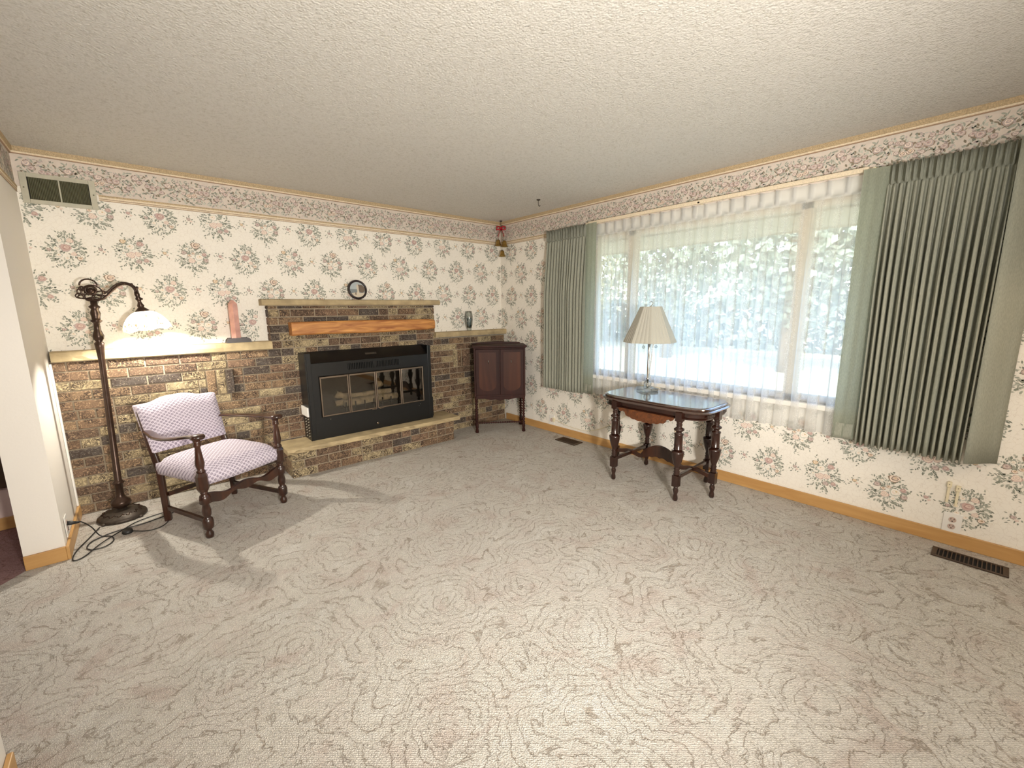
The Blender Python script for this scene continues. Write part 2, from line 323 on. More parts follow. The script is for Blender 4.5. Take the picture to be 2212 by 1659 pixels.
# ------------------------------------------------------------------ mesh helpers
class MB:
    def __init__(s): s.v = []; s.f = []; s.m = []; s.sm = []; s.a = []; s.mats = []
    def mi(s, mat):
        if mat not in s.mats: s.mats.append(mat)
        return s.mats.index(mat)
    def add(s, vs, fs, mat=None, smooth=False, attr=0.0):
        o = len(s.v); s.v += [tuple(v) for v in vs]; k = s.mi(mat) if mat else 0
        for f in fs: s.f.append(tuple(i+o for i in f)); s.m.append(k); s.sm.append(smooth); s.a.append(attr)
        return s
    def box(s, c, d, rot=None, mat=None, attr=0.0, taper=1.0):
        x, y, z = d[0]/2, d[1]/2, d[2]/2
        vs = [Vector((sx*x*(taper if sz > 0 else 1), sy*y*(taper if sz > 0 else 1), sz*z)) for sz in (-1, 1) for sx, sy in ((-1, -1), (1, -1), (1, 1), (-1, 1))]
        if rot is not None: vs = [rot @ v for v in vs]
        vs = [v+Vector(c) for v in vs]
        return s.add(vs, [(3, 2, 1, 0), (4, 5, 6, 7), (0, 1, 5, 4), (1, 2, 6, 5), (2, 3, 7, 6), (3, 0, 4, 7)], mat, False, attr)
    def b2(s, a, b, mat=None, attr=0.0):
        return s.box([(p+q)/2 for p, q in zip(a, b)], [abs(q-p) for p, q in zip(a, b)], None, mat, attr)
    def lathe(s, prof, base=(0, 0, 0), n=20, mat=None, smooth=True, rot=None, capb=True, capt=True, ang0=0):
        vs = []
        for r, z in prof:
            for i in range(n):
                t = 2*PI*i/n+ang0; vs.append(Vector((r*math.cos(t), r*math.sin(t), z)))
        if rot is not None: vs = [rot @ v for v in vs]
        vs = [v+Vector(base) for v in vs]
        fs = []
        for j in range(len(prof)-1):
            for i in range(n): a = j*n+i; b = j*n+(i+1) % n; fs.append((a, b, b+n, a+n))
        s.add(vs, fs, mat, smooth)
        o = len(s.v)-len(vs); k = s.mi(mat) if mat else 0
        if capb: s.f.append(tuple(o+i for i in reversed(range(n)))); s.m.append(k); s.sm.append(False); s.a.append(0)
        if capt: s.f.append(tuple(o+(len(prof)-1)*n+i for i in range(n))); s.m.append(k); s.sm.append(False); s.a.append(0)
        return s
    def tube(s, pts, r, n=8, mat=None, flat=1.0, closed=False):
        pts = [Vector(p) for p in pts]; m = len(pts); rs = r if isinstance(r, (list, tuple)) else [r]*m
        vs = []; up = Vector((0, 0, 1)); prev = None
        for i, p in enumerate(pts):
            if closed: t = pts[(i+1) % m]-pts[i-1]
            else: t = pts[min(i+1, m-1)]-pts[max(i-1, 0)]
            t.normalize()
            if prev is None:
                a = t.cross(up) if abs(t.dot(up)) < .95 else t.cross(Vector((1, 0, 0)))
            else: a = prev-t*prev.dot(t)
            a.normalize(); prev = a; b = t.cross(a)
            for k in range(n):
                q = 2*PI*k/n; vs.append(p+a*(rs[i]*math.cos(q))+b*(rs[i]*flat*math.sin(q)))
        fs = []
        for j in range(m if closed else m-1):
            for i in range(n):
                a = j*n+i; b = j*n+(i+1) % n; c = ((j+1) % m)*n+(i+1) % n; d = ((j+1) % m)*n+i; fs.append((a, b, c, d))
        if not closed: fs += [tuple(reversed(range(n))), tuple((m-1)*n+i for i in range(n))]
        return s.add(vs, fs, mat, True)
    def prism(s, outline, ax, a, b, mat=None, smooth=False):
        """outline 2D points extruded along axis ax between a and b"""
        def P(u, v, w): return {'x': (w, u, v), 'y': (u, w, v), 'z': (u, v, w)}[ax]
        n = len(outline); vs = [P(u, v, a) for u, v in outline]+[P(u, v, b) for u, v in outline]
        fs = [tuple(range(n)), tuple(reversed(range(n, 2*n)))]+[(i, (i+1) % n, (i+1) % n+n, i+n) for i in range(n)]
        return s.add(vs, fs, mat, smooth)
    def sphere(s, c, r, n=12, mat=None, sq=(1, 1, 1)):
        pr = [(max(1e-4, math.sin(PI*i/n)), -math.cos(PI*i/n)) for i in range(n+1)]
        vs = []; m = n+4
        for rr, zz in pr:
            for k in range(m): t = 2*PI*k/m; vs.append((c[0]+r*sq[0]*rr*math.cos(t), c[1]+r*sq[1]*rr*math.sin(t), c[2]+r*sq[2]*zz))
        fs = [(j*m+i, j*m+(i+1) % m, (j+1)*m+(i+1) % m, (j+1)*m+i) for j in range(n) for i in range(m)]
        return s.add(vs, fs, mat, True)

def sm(P, k=4):
    out = []
    for i in range(len(P)-1):
        p0 = P[max(i-1, 0)]; p1 = P[i]; p2 = P[i+1]; p3 = P[min(i+2, len(P)-1)]
        for q in range(k):
            s0 = q/k; out.append(tuple(.5*((2*b1)+(-a1+c1)*s0+(2*a1-5*b1+4*c1-d1)*s0*s0+(-a1+3*b1-3*c1+d1)*s0**3) for a1, b1, c1, d1 in zip(p0, p1, p2, p3)))
    return out+[P[-1]]
def inv_of(p):
    mats = Matrix.Identity(4)
    while p is not None:
        mats = (Matrix.Translation(p.location) @ p.rotation_euler.to_matrix().to_4x4()) @ mats; p = p.parent
    return mats.inverted()
def obj(name, mb, mat=None, parent=None, world=False, bevel=0, seg=2, subsurf=0, solid=0, normals=False):
    me = bpy.data.meshes.new(name)
    vs = mb.v
    if world and parent is not None:
        iv = inv_of(parent); vs = [tuple(iv @ Vector(v)) for v in vs]
    me.from_pydata(vs, [], mb.f)
    if mb.mats:
        for k in mb.mats: me.materials.append(MT[k] if isinstance(k, str) else k)
        me.polygons.foreach_set('material_index', mb.m)
    elif mat: me.materials.append(MT[mat])
    me.polygons.foreach_set('use_smooth', mb.sm)
    if any(mb.a):
        at = me.attributes.new('rnd', 'FLOAT', 'FACE'); at.data.foreach_set('value', mb.a)
    me.update()
    if normals:
        bm = bmesh.new(); bm.from_mesh(me); bmesh.ops.recalc_face_normals(bm, faces=bm.faces); bm.to_mesh(me); bm.free()
    o = bpy.data.objects.new(name, me); C.objects.link(o)
    if parent is not None: o.parent = parent
    if solid:
        x = o.modifiers.new('solid', 'SOLIDIFY'); x.thickness = solid; x.offset = 0
    if bevel:
        x = o.modifiers.new('bevel', 'BEVEL'); x.width = bevel; x.segments = seg; x.limit_method = 'ANGLE'; x.angle_limit = math.radians(40)
    if subsurf:
        x = o.modifiers.new('sub', 'SUBSURF'); x.levels = subsurf; x.render_levels = subsurf
    return o
def thing(name, label, cat, loc=(0, 0, 0), rotz=0, group=None):
    o = bpy.data.objects.new(name, None); C.objects.link(o); o.location = loc; o.rotation_euler = (0, 0, rotz)
    o.empty_display_size = .05
    return tag(o, label, cat, group)
def tag(o, label, cat, group=None, kind=None):
    o['label'] = label; o['category'] = cat
    if group: o['group'] = group
    if kind: o['kind'] = kind
    return o
def struct(o): o['kind'] = 'structure'; return o
def rz(a): return Matrix.Rotation(a, 3, 'Z')

# ------------------------------------------------------------------ wallpaper print (faces laid into the wall's own mesh)
LF = [0]
def leaf(mb, P, u, v, ang, L, w, mat):
    ca, sa = math.cos(ang), math.sin(ang)
    pts = [(0, 0), (.35, .5), (.7, .42), (1, 0), (.7, -.42), (.35, -.5)]
    LF[0] = (LF[0]+7) % 23; hh = .0003+LF[0]*.00004
    mb.add([P(u+L*a*ca-w*b*sa, v+L*a*sa+w*b*ca, hh) for a, b in pts], [(0, 1, 2, 3, 4, 5)], mat)
def blob(mb, P, u, v, r, mat, n=8, h=.0005, sx=1, sy=1, wob=.15, ph=0):
    mb.add([P(u+r*sx*(1+wob*math.sin(3*q+ph))*math.cos(q), v+r*sy*(1+wob*math.sin(3*q+ph))*math.sin(q), h) for q in [2*PI*i/n for i in range(n)]], [tuple(range(n))], mat)
def rose(mb, P, u, v, r, cols, ph=0):
    LF[0] = (LF[0]+5) % 23
    for i, (k, c) in enumerate(zip((1, .86, .6, .42, .22), cols)):
        blob(mb, P, u+r*.06*i*math.cos(ph), v+r*.05*i, r*k, c, 9, .0013+LF[0]*.00006+.00001*i, 1.1, .92, .13, ph+i*1.3)
RNG = random.Random(11)
def spray(rg, cu, cv, a, n, L):
    out = []
    for i in range(n):
        t = (i+1)/n; uu = cu+L*t*math.cos(a); vv = cv+L*t*math.sin(a)
        out.append((uu, vv, a+rg.choice((-1, 1))*rg.uniform(.5, 1.1), rg.uniform(.010, .016), rg.uniform(.0042, .0068), rg.choice(('leaf', 'leafd', 'leafd', 'leaf'))))
    return out
PINK = ('mauve', 'pink', 'wine', 'pinkl', 'pink'); PALE = ('pink', 'blush', 'pinkl', 'blush', 'pinkl'); WH = ('leafp', 'white', 'blush', 'white', 'ochre')
RINGF = ('core', 'blush', 'pinkl', 'ochre', 'core'); MAU = ('core', 'mauve', 'pinkl', 'mauve', 'wine'); BIG = ('core', 'blush', 'core', 'pinkl', 'ochre'); YEL = ('stem', 'ochre', 'blush', 'ochre', 'ochre')
BQ = []
for typ in range(3):
    rg = random.Random(100+typ*7)
    lv = []
    for i in range(120):
        q = rg.uniform(0, 2*PI); rr = .076*math.sqrt(rg.random())
        lv.append((rr*math.cos(q), rr*1.15*math.sin(q), q+rg.uniform(-.9, .9), rg.uniform(.012, .019), rg.uniform(.006, .009), rg.choice(('leaf', 'leafp', 'leaf', 'leafd', 'leaf'))))
    for k in range(19):
        a = 2*PI*k/19+rg.uniform(-.15, .15)
        ext = (.058 if abs(math.cos(a)) > .7 else .075)*rg.uniform(.7, 1.1)
        if typ == 0: cu, cv = 0, 0
        else: cu, cv = rg.uniform(-.02, .02), rg.uniform(-.02, .02)
        lv += spray(rg, cu+.028*math.cos(a), cv+.034*math.sin(a), a, 7, ext)
    fl = [[(0, .012, .023, PINK), (-.038, .005, .013, WH), (.022, .052, .014, PALE), (-.02, .048, .011, WH), (.052, -.043, .012, RINGF), (-.03, -.03, .012, WH), (.03, -.02, .012, PALE), (.0, -.045, .011, WH), (-.065, -.002, .009, MAU)],
          [(-.045, .068, .014, YEL), (.032, .058, .017, PINK), (-.012, .038, .021, WH), (-.016, -.008, .020, PALE), (.018, -.002, .016, PALE), (.052, -.038, .013, PINK), (.016, -.045, .014, MAU), (-.05, .0, .009, WH)],
          [(.016, .072, .023, BIG), (-.048, .025, .014, MAU), (.0, .022, .010, RINGF), (-.022, .008, .010, RINGF), (.028, .0, .022, WH), (-.012, -.022, .017, PALE), (.058, .018, .013, PINK), (.064, -.018, .014, MAU), (.022, -.038, .012, WH), (-.03, .05, .009, WH)]][typ]
    BQ.append((lv, fl))
SP = []
for k in range(3):
    rg = random.Random(300+k); lv = []
    for i in range(6): lv += spray(rg, 0, 0, 2*PI*i/6+rg.uniform(-.3, .3), 2, .026)
    SP.append((lv, [(0, .004, .010, (PINK, MAU, YEL)[k]), (.012, -.008, .006, PALE)]))
def stampq(mb, P, u, v, item, ok, sc=1.2):
    lv, fl = item
    for a, b, an, L, w, c in lv:
        if ok(u+a*sc, v+b*sc) and ok(u+a*sc+L*sc*math.cos(an), v+b*sc+L*sc*math.sin(an)): leaf(mb, P, u+a*sc, v+b*sc, an, L*sc, w*sc, c)
    for i, (a, b, r, cols) in enumerate(fl):
        if ok(u+(a-r)*sc, v+b*sc) and ok(u+(a+r)*sc, v+b*sc) and ok(u+a*sc, v+(b+r)*sc) and ok(u+a*sc, v+(b-r)*sc): rose(mb, P, u+a*sc, v+b*sc, r*sc, cols, i*1.7)
def bouquets(mb, P, umin, umax, u0, ok, z0=2.09, nrow=9):
    for r in range(nrow):
        v = z0-.262*r; odd = r % 2
        k0 = int((umin-u0)/.3475)-2; k1 = int((umax-u0)/.3475)+2
        for k in range(k0, k1):
            u = u0+k*.3475-(.1735 if odd else 0)
            stampq(mb, P, u, v, BQ[(k+(0 if odd else 2)) % 3], ok)
            stampq(mb, P, u+.1735, v+.012, SP[(k+r) % 3], ok)
BMV = ('core', 'mauve', 'blush', 'mauve', 'pinkl')
def border(mb, P, umin, umax, z0=2.205, z1=2.395, lines=True):
    def ok(u, v): return umin < u < umax and z0+.004 < v < z1-.004
    mb.add([P(umin, z0, .0002), P(umax, z0, .0002), P(umax, z1, .0002), P(umin, z1, .0002)], [(0, 1, 2, 3)], 'border_ground')
    per = .52; k = int(umin/per)-1
    rg = random.Random(5); pat = []
    for i in range(470):
        pat.append(('l', rg.uniform(0, per), rg.uniform(z0+.012, z1-.015), rg.uniform(0, 2*PI), rg.uniform(.015, .027), rg.uniform(.006, .011), rg.choice(('leaf', 'leafp', 'leaf', 'leafd', 'mauve', 'stem', 'leafp'))))
    for i in range(24):
        pat.append(('f', (i+.5)/17*per+rg.uniform(-.01, .01), rg.uniform(z0+.04, z1-.04), rg.choice((.013, .017, .022)), rg.choice((MAU, PALE, MAU, BMV, BIG, BMV))))
    while k*per < umax:
        for p in pat:
            u = k*per+p[1]
            if not (umin+.03 < u < umax-.03): continue
            if p[0] == 'l':
                if ok(u+p[4]*math.cos(p[3]), p[2]+p[4]*math.sin(p[3])): leaf(mb, P, u, p[2], p[3], p[4], p[5], p[6])
            else: rose(mb, P, u, p[2], p[3], p[4], u*9)
        k += 1

# ------------------------------------------------------------------ room shell
H = 2.44; XL = -3.96; XS = -4.125; YF = -5.7
fl = MB(); fl.add([(XS, YF, 0), (.1, YF, 0), (.1, .1, 0), (XS, .1, 0)], [(0, 1, 2, 3)]); fl.add([(XS, -.79, 0), (-5.0, -1.97, 0), (-5.3, YF, 0), (XS, YF, 0)], [(0, 1, 2, 3)]); struct(obj('floor', fl, 'carpet', normals=True))
f2 = MB(); f2.add([(-7.6, YF, -.002), (XS, YF, -.002), (XS, .1, -.002), (-7.6, .1, -.002)], [(0, 1, 2, 3)]); struct(obj('floor_side_room', f2, 'carpet_p'))
cl = MB(); cl.b2((-7.7, YF-.1, H), (.15, .15, H+.2)); struct(obj('ceiling', cl, 'popcorn'))

# back wall (fireplace wall), y = 0
wb = MB(); wb.b2((XL-.1, 0, 0), (.15, .15, H), 'paper')
Pb = lambda u, v, h: (u, -.0006-h, v)
okb = lambda u, v: XL+.002 < u < -.002 and 1.09 < v < 2.168 and not (-2.70 < u < -.95 and v < 1.46)
bouquets(wb, Pb, XL, 0, -3.614+.3475*0, okb)
border(wb, Pb, XL, 0)
struct(obj('wall_back', wb))
# right wall (window wall), x = 0, window y -3.62..-1.42, z .74..2.10
WY0, WY1, WZ0, WZ1 = -3.62, -1.42, .74, 2.10
wr = MB()
wr.b2((0, WY1, 0), (.15, 0, H), 'paper'); wr.b2((0, YF, 0), (.15, WY0, H), 'paper')
wr.b2((0, WY0, 0), (.15, WY1, WZ0), 'paper'); wr.b2((0, WY0, WZ1), (.15, WY1, H), 'paper')
Pr = lambda u, v, h: (-.0006-h, u, v)
def okr(u, v):
    if not (YF < u < -.002 and .095 < v < 2.168): return False
    if WY0-.03 < u < WY1+.03 and WZ0-.05 < v: return False
    return True
mirr = lambda u, v, h: Pr(-u, v, h)
okm = lambda u, v: okr(-u, v)
bouquets(wr, mirr, 0, -YF, .20, okm, 2.075, 8)
border(wr, mirr, 0, -YF)
struct(obj('wall_right', wr))
# left wall: stub, header over the cased opening, near part
wlft = MB()
wlft.b2((XS, -.783, 0), (XL, 0.0, H), 'paint'); wlft.b2((XS, -2.36, 2.08), (XL, -.783, H), 'paint'); wlft.b2((XS, YF, 0), (XL, -2.36, H), 'paint')
border(wlft, lambda u, v, h: (XL+.0006+h, -u, v), 0, -YF)
struct(obj('wall_left', wlft))
wf = MB(); wf.b2((-7.7, YF-.1, 0), (.15, YF, H)); struct(obj('wall_front', wf, 'paint'))
ws = MB(); ws.b2((-7.7, 0, 0), (XS, .15, H)); struct(obj('wall_side_room_back', ws, 'paint_pink'))
ws = MB(); ws.b2((-7.7, YF, 0), (-7.6, 0, H)); struct(obj('wall_side_room_left', ws, 'paint_pink'))
# baseboards
def base(name, a, b, mat): struct(obj(name, MB().b2(a, b), mat, bevel=.003))
base('baseboard_right', (-.014, YF, 0), (-.0012, -.09, .083), 'oak')
base('baseboard_left', (XL+.0012, YF, 0), (XL+.016, -2.36, .083), 'oak')
base('baseboard_stub', (XL+.0012, -.798, 0), (XL+.016, -.078, .083), 'oak')
base('baseboard_stub_end', (XS, -.798, 0), (XL+.0012, -.784, .083), 'oakx')
base('baseboard_side_room', (-7.6, -.016, 0), (XS, -.001, .083), 'oakx')
# crown and picture rails
def rails(name, P, u0, u1):
    mb = MB()
    def strip(v0, v1, d0, d1, mat):
        c = [P(u, v, d) for u in (u0, u1) for v, d in ((v0, d0), (v1, d0), (v1, d1), (v0, d1))]
        mb.add(c, [(0, 1, 2, 3), (7, 6, 5, 4), (0, 4, 5, 1), (1, 5, 6, 2), (2, 6, 7, 3), (3, 7, 4, 0)], mat)
    strip(2.412, 2.44, .001, .017, 'rail_tan'); strip(2.402, 2.413, .001, .010, 'rail_cream'); strip(2.396, 2.402, .001, .007, 'rail_line')
    return mb, strip
for i, (nm, P, a, b, lo) in enumerate((('trim_1', Pb, XL, 0, ((XL, -3.585, 0), (-3.58, 0, 1))), ('trim_2', lambda u, v, h: Pr(u, v, h), YF, 0, ((-.87, 0, 1), (YF, -4.29, 1))), ('trim_3', lambda u, v, h: (XL+.0006+h, u, v), YF, 0, ((YF, 0, 1),)))):
    mb, st = rails(nm, P, a, b)
    struct(obj(nm, mb, normals=True))
    mb = MB()
    for (p, q, on) in lo:
        if not on: continue
        def strip(v0, v1, d0, d1, mat):
            c = [P(u, v, d) for u in (p, q) for v, d in ((v0, d0), (v1, d0), (v1, d1), (v0, d1))]
            mb.add(c, [(0, 1, 2, 3), (7, 6, 5, 4), (0, 4, 5, 1), (1, 5, 6, 2), (2, 6, 7, 3), (3, 7, 4, 0)], mat)
        strip(2.196, 2.207, .001, .007, 'rail_tan'); strip(2.184, 2.196, .001, .005, 'rail_cream'); strip(2.180, 2.184, .001, .004, 'rail_line'); strip(2.173, 2.180, .001, .003, 'rail_cream'); strip(2.169, 2.173, .001, .004, 'rail_line')
    struct(obj('trim_%d' % (i+4), mb, normals=True))
# white strip in the left corner beside the brick
struct(obj('trim_7', MB().b2((XL+.001, -.112, .083), (XL+.012, -.082, 1.08)), 'whitep', bevel=.003))

# window
wd = MB(); 
def fr(y0, y1, z0, z1, x0=.03, x1=.10): wd.b2((x0, y0, z0), (x1, y1, z1))
fr(WY0, WY0+.05, WZ0, WZ1); fr(WY1-.05, WY1, WZ0, WZ1); fr(WY0, WY1, WZ0, WZ0+.045); fr(WY0, WY1, WZ1-.045, WZ1)
fr(-1.90, -1.82, WZ0, WZ1); fr(-3.27, -3.19, WZ0, WZ1)
win = struct(obj('window_1', wd, 'sash', bevel=.004))
gl = MB().b2((.070, WY0+.02, WZ0+.02), (.074, WY1-.02, WZ1-.02)); g = obj('pane', gl, 'glass', win)
sl = MB().b2((-.045, WY0-.04, WZ0-.035), (.12, WY1+.04, WZ0)); struct(obj('trim_8', sl, 'whitep', bevel=.004))
struct(obj('trim_9', MB().b2((.151, -6.2, 2.05), (.95, 1.2, 2.12)).b2((.93, -6.2, 2.04), (.97, 1.2, 2.22)), 'soffit'))

# ------------------------------------------------------------------ outside
gr = MB(); gr.add([(.15, -30, -.35), (60, -30, -.35), (60, 30, -.35), (.15, 30, -.35)], [(0, 1, 2, 3)]); struct(obj('ground', gr, 'grass'))
def tree(x, y, h, cr, mat, label, seed, nm='shade_tree', lo=.25):
    rg = random.Random(seed)
    t = thing(nm, label, 'tree', (x, y, -.35), 0, 'trees beyond the lawn')
    tr = MB().tube([(0, 0, 0), (.05, .03, h*.35), (0, .06, h*.8)], [h*.035, h*.028, h*.012], 8); obj('trunk', tr, 'bark', t)
    cw = MB()
    for i in range(650):
        th = rg.uniform(0, 2*PI); ph = math.acos(rg.uniform(-1, 1)); rr = cr*rg.uniform(.3, 1)**.5
        c = Vector((rr*math.sin(ph)*math.cos(th), rr*math.sin(ph)*math.sin(th), h*(.5+lo/2)+rr*.95*math.cos(ph)*(h*(1-lo)/2/cr)))
        for k in range(7):
            d = Vector((rg.uniform(-1, 1), rg.uniform(-1, 1), rg.uniform(-1, 1)))*.28; e = Vector((rg.uniform(-1, 1), rg.uniform(-1, 1), rg.uniform(-1, 1))).normalized()*.12; g = e.cross(Vector((rg.uniform(-1, 1), rg.uniform(-1, 1), rg.uniform(-1, 1)))).normalized()*.08
            cw.add([c+d-e, c+d+g, c+d+e, c+d-g], [(0, 1, 2, 3)])
    obj('crown', cw, mat, t)
tree(9.5, -.4, 5.2, 1.7, 'foliage', 'dark green tree outside, seen left through the lace curtain', 1)
tree(10.5, 3.6, 6.0, 1.9, 'foliage', 'tall dark tree outside at the far left of the window view', 2)
tree(9.0, -3.9, 4.6, 1.5, 'foliage2', 'yellow-green tree outside, seen right of centre through the window', 3)
tree(8.6, -7.3, 5.0, 1.6, 'foliage', 'dark green tree outside behind the right side of the window', 4)
tree(11.5, 8.0, 6.0, 2.1, 'foliage2', 'pale green tree outside behind the left curtain edge', 5)
hd = MB(); rg = random.Random(9)
for i in range(5200):
    c = Vector((15.5+rg.uniform(-.5, .5), rg.uniform(-14, 16), -.35+rg.uniform(0, 2.1))); e = Vector((rg.uniform(-1, 1), rg.uniform(-1, 1), rg.uniform(-1, 1))).normalized()*.22; g_ = e.cross(Vector((rg.uniform(-1, 1), rg.uniform(-1, 1), rg.uniform(-1, 1)))).normalized()*.16
    hd.add([c-e, c+g_, c+e, c-g_], [(0, 1, 2, 3)])
tag(obj('garden_hedge', hd, 'foliage'), 'long dark green hedge outside at the far edge of the lawn', 'hedge')

# ------------------------------------------------------------------ brick fireplace
fp = thing('brick_fireplace', 'mottled brown brick fireplace wall with stepped sandstone ledges and raised hearth', 'fireplace', (-1.83, -.04, 0))
CH = .0678; BL = .203; G = .009
rg = random.Random(21)
bk = MB()
def brickrow(org, ud, nd, u0, u1, v0, v1, off, skip=None):
    """courses on a plane: org + ud*u + z*v, outward nd"""
    u = u0-off
    while u < u1:
        a = max(u+G/2, u0); b = min(u+BL-G/2, u1)
        if b-a > .012:
            if rg.random() < .22 and b-a > .15: segs = [(a, (a+b)/2-G/2), ((a+b)/2+G/2, b)]
            else: segs = [(a, b)]
            for p, q in segs:
                parts = [(p, q)]
                if skip:
                    for (c0, c1, d0, d1) in skip:
                        if v1 > d0+.012 and v0 < d1-.012:
                            nw = []
                            for (e, f) in parts:
                                if f > c0 and e < c1:
                                    if c0-e > .02: nw.append((e, c0))
                                    if f-c1 > .02: nw.append((c1, f))
                                else: nw.append((e, f))
                            parts = nw
                for (e, f) in parts: onebrick(org, ud, nd, e, f, v0+G/2, min(v1-G/2, v1))
        u += BL
def onebrick(org, ud, nd, p, q, v0, v1, proud=0.0, c=.0035):
    org = Vector(org); ud = Vector(ud); nd = Vector(nd); D = .009+rg.uniform(-.0015, .0015)+proud
    def P(u, v, d): return org+ud*u+Vector((0, 0, v))+nd*d
    vs = [P(p, v0, -.002), P(q, v0, -.002), P(q, v1, -.002), P(p, v1, -.002), P(p, v0, D-c), P(q, v0, D-c), P(q, v1, D-c), P(p, v1, D-c),
          P(p+c, v0+c, D), P(q-c, v0+c, D), P(q-c, v1-c, D), P(p+c, v1-c, D)]
    bk.add(vs, [(8, 9, 10, 11), (4, 5, 9, 8), (5, 6, 10, 9), (6, 7, 11, 10), (7, 4, 8, 11), (0, 1, 5, 4), (1, 2, 6, 5), (2, 3, 7, 6), (3, 0, 4, 7)], 'brick', False, rg.uniform(.02, .99))
YB = -.068
bk.b2((XL+.002, YB, 0.001), (-.0155, -.001, 1.09), 'mortar'); bk.b2((-2.633, YB, 1.09), (-1.023, -.001, 1.457), 'mortar')
skL = ((-3.128, -2.938, .745, .95), (-.79, -.55, .745, .95))
rows = 22
for r in range(rows):
    v0 = r*CH+.002; v1 = v0+CH; off = (BL/2 if r % 2 else 0)+.03
    if v0 > 1.44: continue
    if v0 < 1.06: 
        brickrow((0, YB, 0), (1, 0, 0), (0, -1, 0), XL+.004, -.018, v0, min(v1, 1.088), off, skL)
    else: brickrow((0, YB, 0), (1, 0, 0), (0, -1, 0), -2.635, -1.02, v0, min(v1, 1.455), off)
for a, b, pr in ((-3.120, -3.062, 0), (-3.054, -2.998, .004), (-2.990, -2.942, .022)): onebrick((0, YB, 0), (1, 0, 0), (0, -1, 0), a, b, .75, .945, pr)
for a, b, pr in ((-.785, -.735, 0), (-.725, -.675, 0), (-.665, -.615, .02), (-.605, -.555, 0)): onebrick((0, YB, 0), (1, 0, 0), (0, -1, 0), a, b, .75, .945, pr)
# the sides of the upper breast
for r in range(16, 22):
    v0 = r*CH+.002
    for X, d in ((-2.633, -1), (-1.023, 1)): onebrick((X, 0, 0), (0, -1, 0), (d, 0, 0), .004, .070, v0+G/2, min(v0+CH-G/2, 1.452))
obj('brickwork', bk, None, fp, True)
hb = bk = MB()
bk.b2((-2.638, -.375, .001), (-1.018, -.079, .222), 'mortar')
for r in range(3):
    v0 = .002+r*.0735; v1 = v0+.0735; off = BL/2 if r % 2 else .0
    brickrow((0, -.375, 0), (1, 0, 0), (0, -1, 0), -2.643, -1.013, v0, v1, off)
    for X, d in ((-2.638, -1), (-1.018, 1)):
        for (a, b) in (((.085, .20), (.21, .377)) if r % 2 else ((.085, .27), (.28, .377))): onebrick((X, 0, 0), (0, -1, 0), (d, 0, 0), a, b, v0+G/2, v1-G/2)
hth = obj('hearth', bk, None, fp, True)
def slab(x0, x1, y0, y1, z0, z1, seed, rough=.006, n=26, m=3):
    """stone slab with a chipped front edge"""
    rg2 = random.Random(seed); mb = MB(); cols = []
    for i in range(n+1):
        x = x0+(x1-x0)*i/n; j = 0 if i in (0, n) else 1
        e = [rg2.uniform(-rough, rough) for _ in range(4)]
        cols.append([(x, y1, z0), (x, y1, z1), (x, y0+.012, z1), (x, y0+e[0]+.003, z1-.006+e[1]*.5), (x, y0+e[2], (z0+z1)/2), (x, y0+e[3]+.002, z0+.006), (x, y0+.010, z0)])
    k = len(cols[0]); vs = [p for c in cols for p in c]
    fs = [(i*k+j, i*k+(j+1) % k, (i+1)*k+(j+1) % k, (i+1)*k+j) for i in range(n) for j in range(k)]
    fs += [tuple(reversed(range(k))), tuple(n*k+j for j in range(k))]
    return mb.add(vs, fs)
obj('hearth_stone', slab(-2.675, -.954, -.422, -.0775, .222, .262, 3, .009, 44), 'stone', fp, True, normals=True)
obj('stone_ledge', slab(XL+.013, -2.634, -.104, -.001, 1.088, 1.158, 4, .004), 'stone', fp, True, normals=True)
obj('stone_ledge', slab(-1.02, -.004, -.104, -.001, 1.100, 1.160, 5, .004), 'stone', fp, True, normals=True)
obj('mantel_stone', slab(-2.684, -.962, -.118, -.001, 1.457, 1.508, 6, .003), 'stone', fp, True, normals=True)
# timber beam, slightly skewed
bm_ = MB()
pts = []
n = 16; rg2 = random.Random(8)
for i in range(n+1):
    t = i/n; x = -2.490+1.425*t; w = .004*math.sin(t*9)+rg2.uniform(-.002, .002); z1 = 1.312+.003*math.sin(t*5); z0 = 1.196+w; yf = -.182+.003*math.sin(t*7)
    if i == n: z1 -= .008; z0 += .010; yf += .012
    pts += [(x, -.078, z0+.004), (x, -.078, z1), (x, yf+.012, z1+.001), (x, yf, z1-.012), (x, yf-.002, (z0+z1)/2), (x, yf, z0+.012), (x, yf+.012, z0)]
bm_.add(pts, [(i*7+j, i*7+(j+1) % 7, (i+1)*7+(j+1) % 7, (i+1)*7+j) for i in range(n) for j in range(7)]+[tuple(reversed(range(7))), tuple(n*7+j for j in range(7))])
tag(obj('mantel_beam', bm_, 'beam', normals=True, bevel=.004), 'rustic honey-coloured pine beam fixed to the brick above the fireplace', 'mantel beam')

# ------------------------------------------------------------------ fireplace insert
ins = thing('fireplace_insert', 'black steel fireplace insert with four glass doors standing on the hearth', 'fireplace insert', (-1.82, -.17, .262))
yF = -.27; yK = -.082; zb = .263
b = MB()
b.b2((-2.437, yF, zb), (-2.425, yK, 1.043)); b.b2((-1.245, yF+.02, zb), (-1.235, yK, .95)); 
b.b2((-2.425, yK-.006, zb), (-1.235, yK, .96))                        # back
b.b2((-2.425, yF+.01, zb), (-1.235, yK-.006, zb+.012))
b.b2((-2.425, yF+.012, .945), (-1.235, yK-.006, .953))
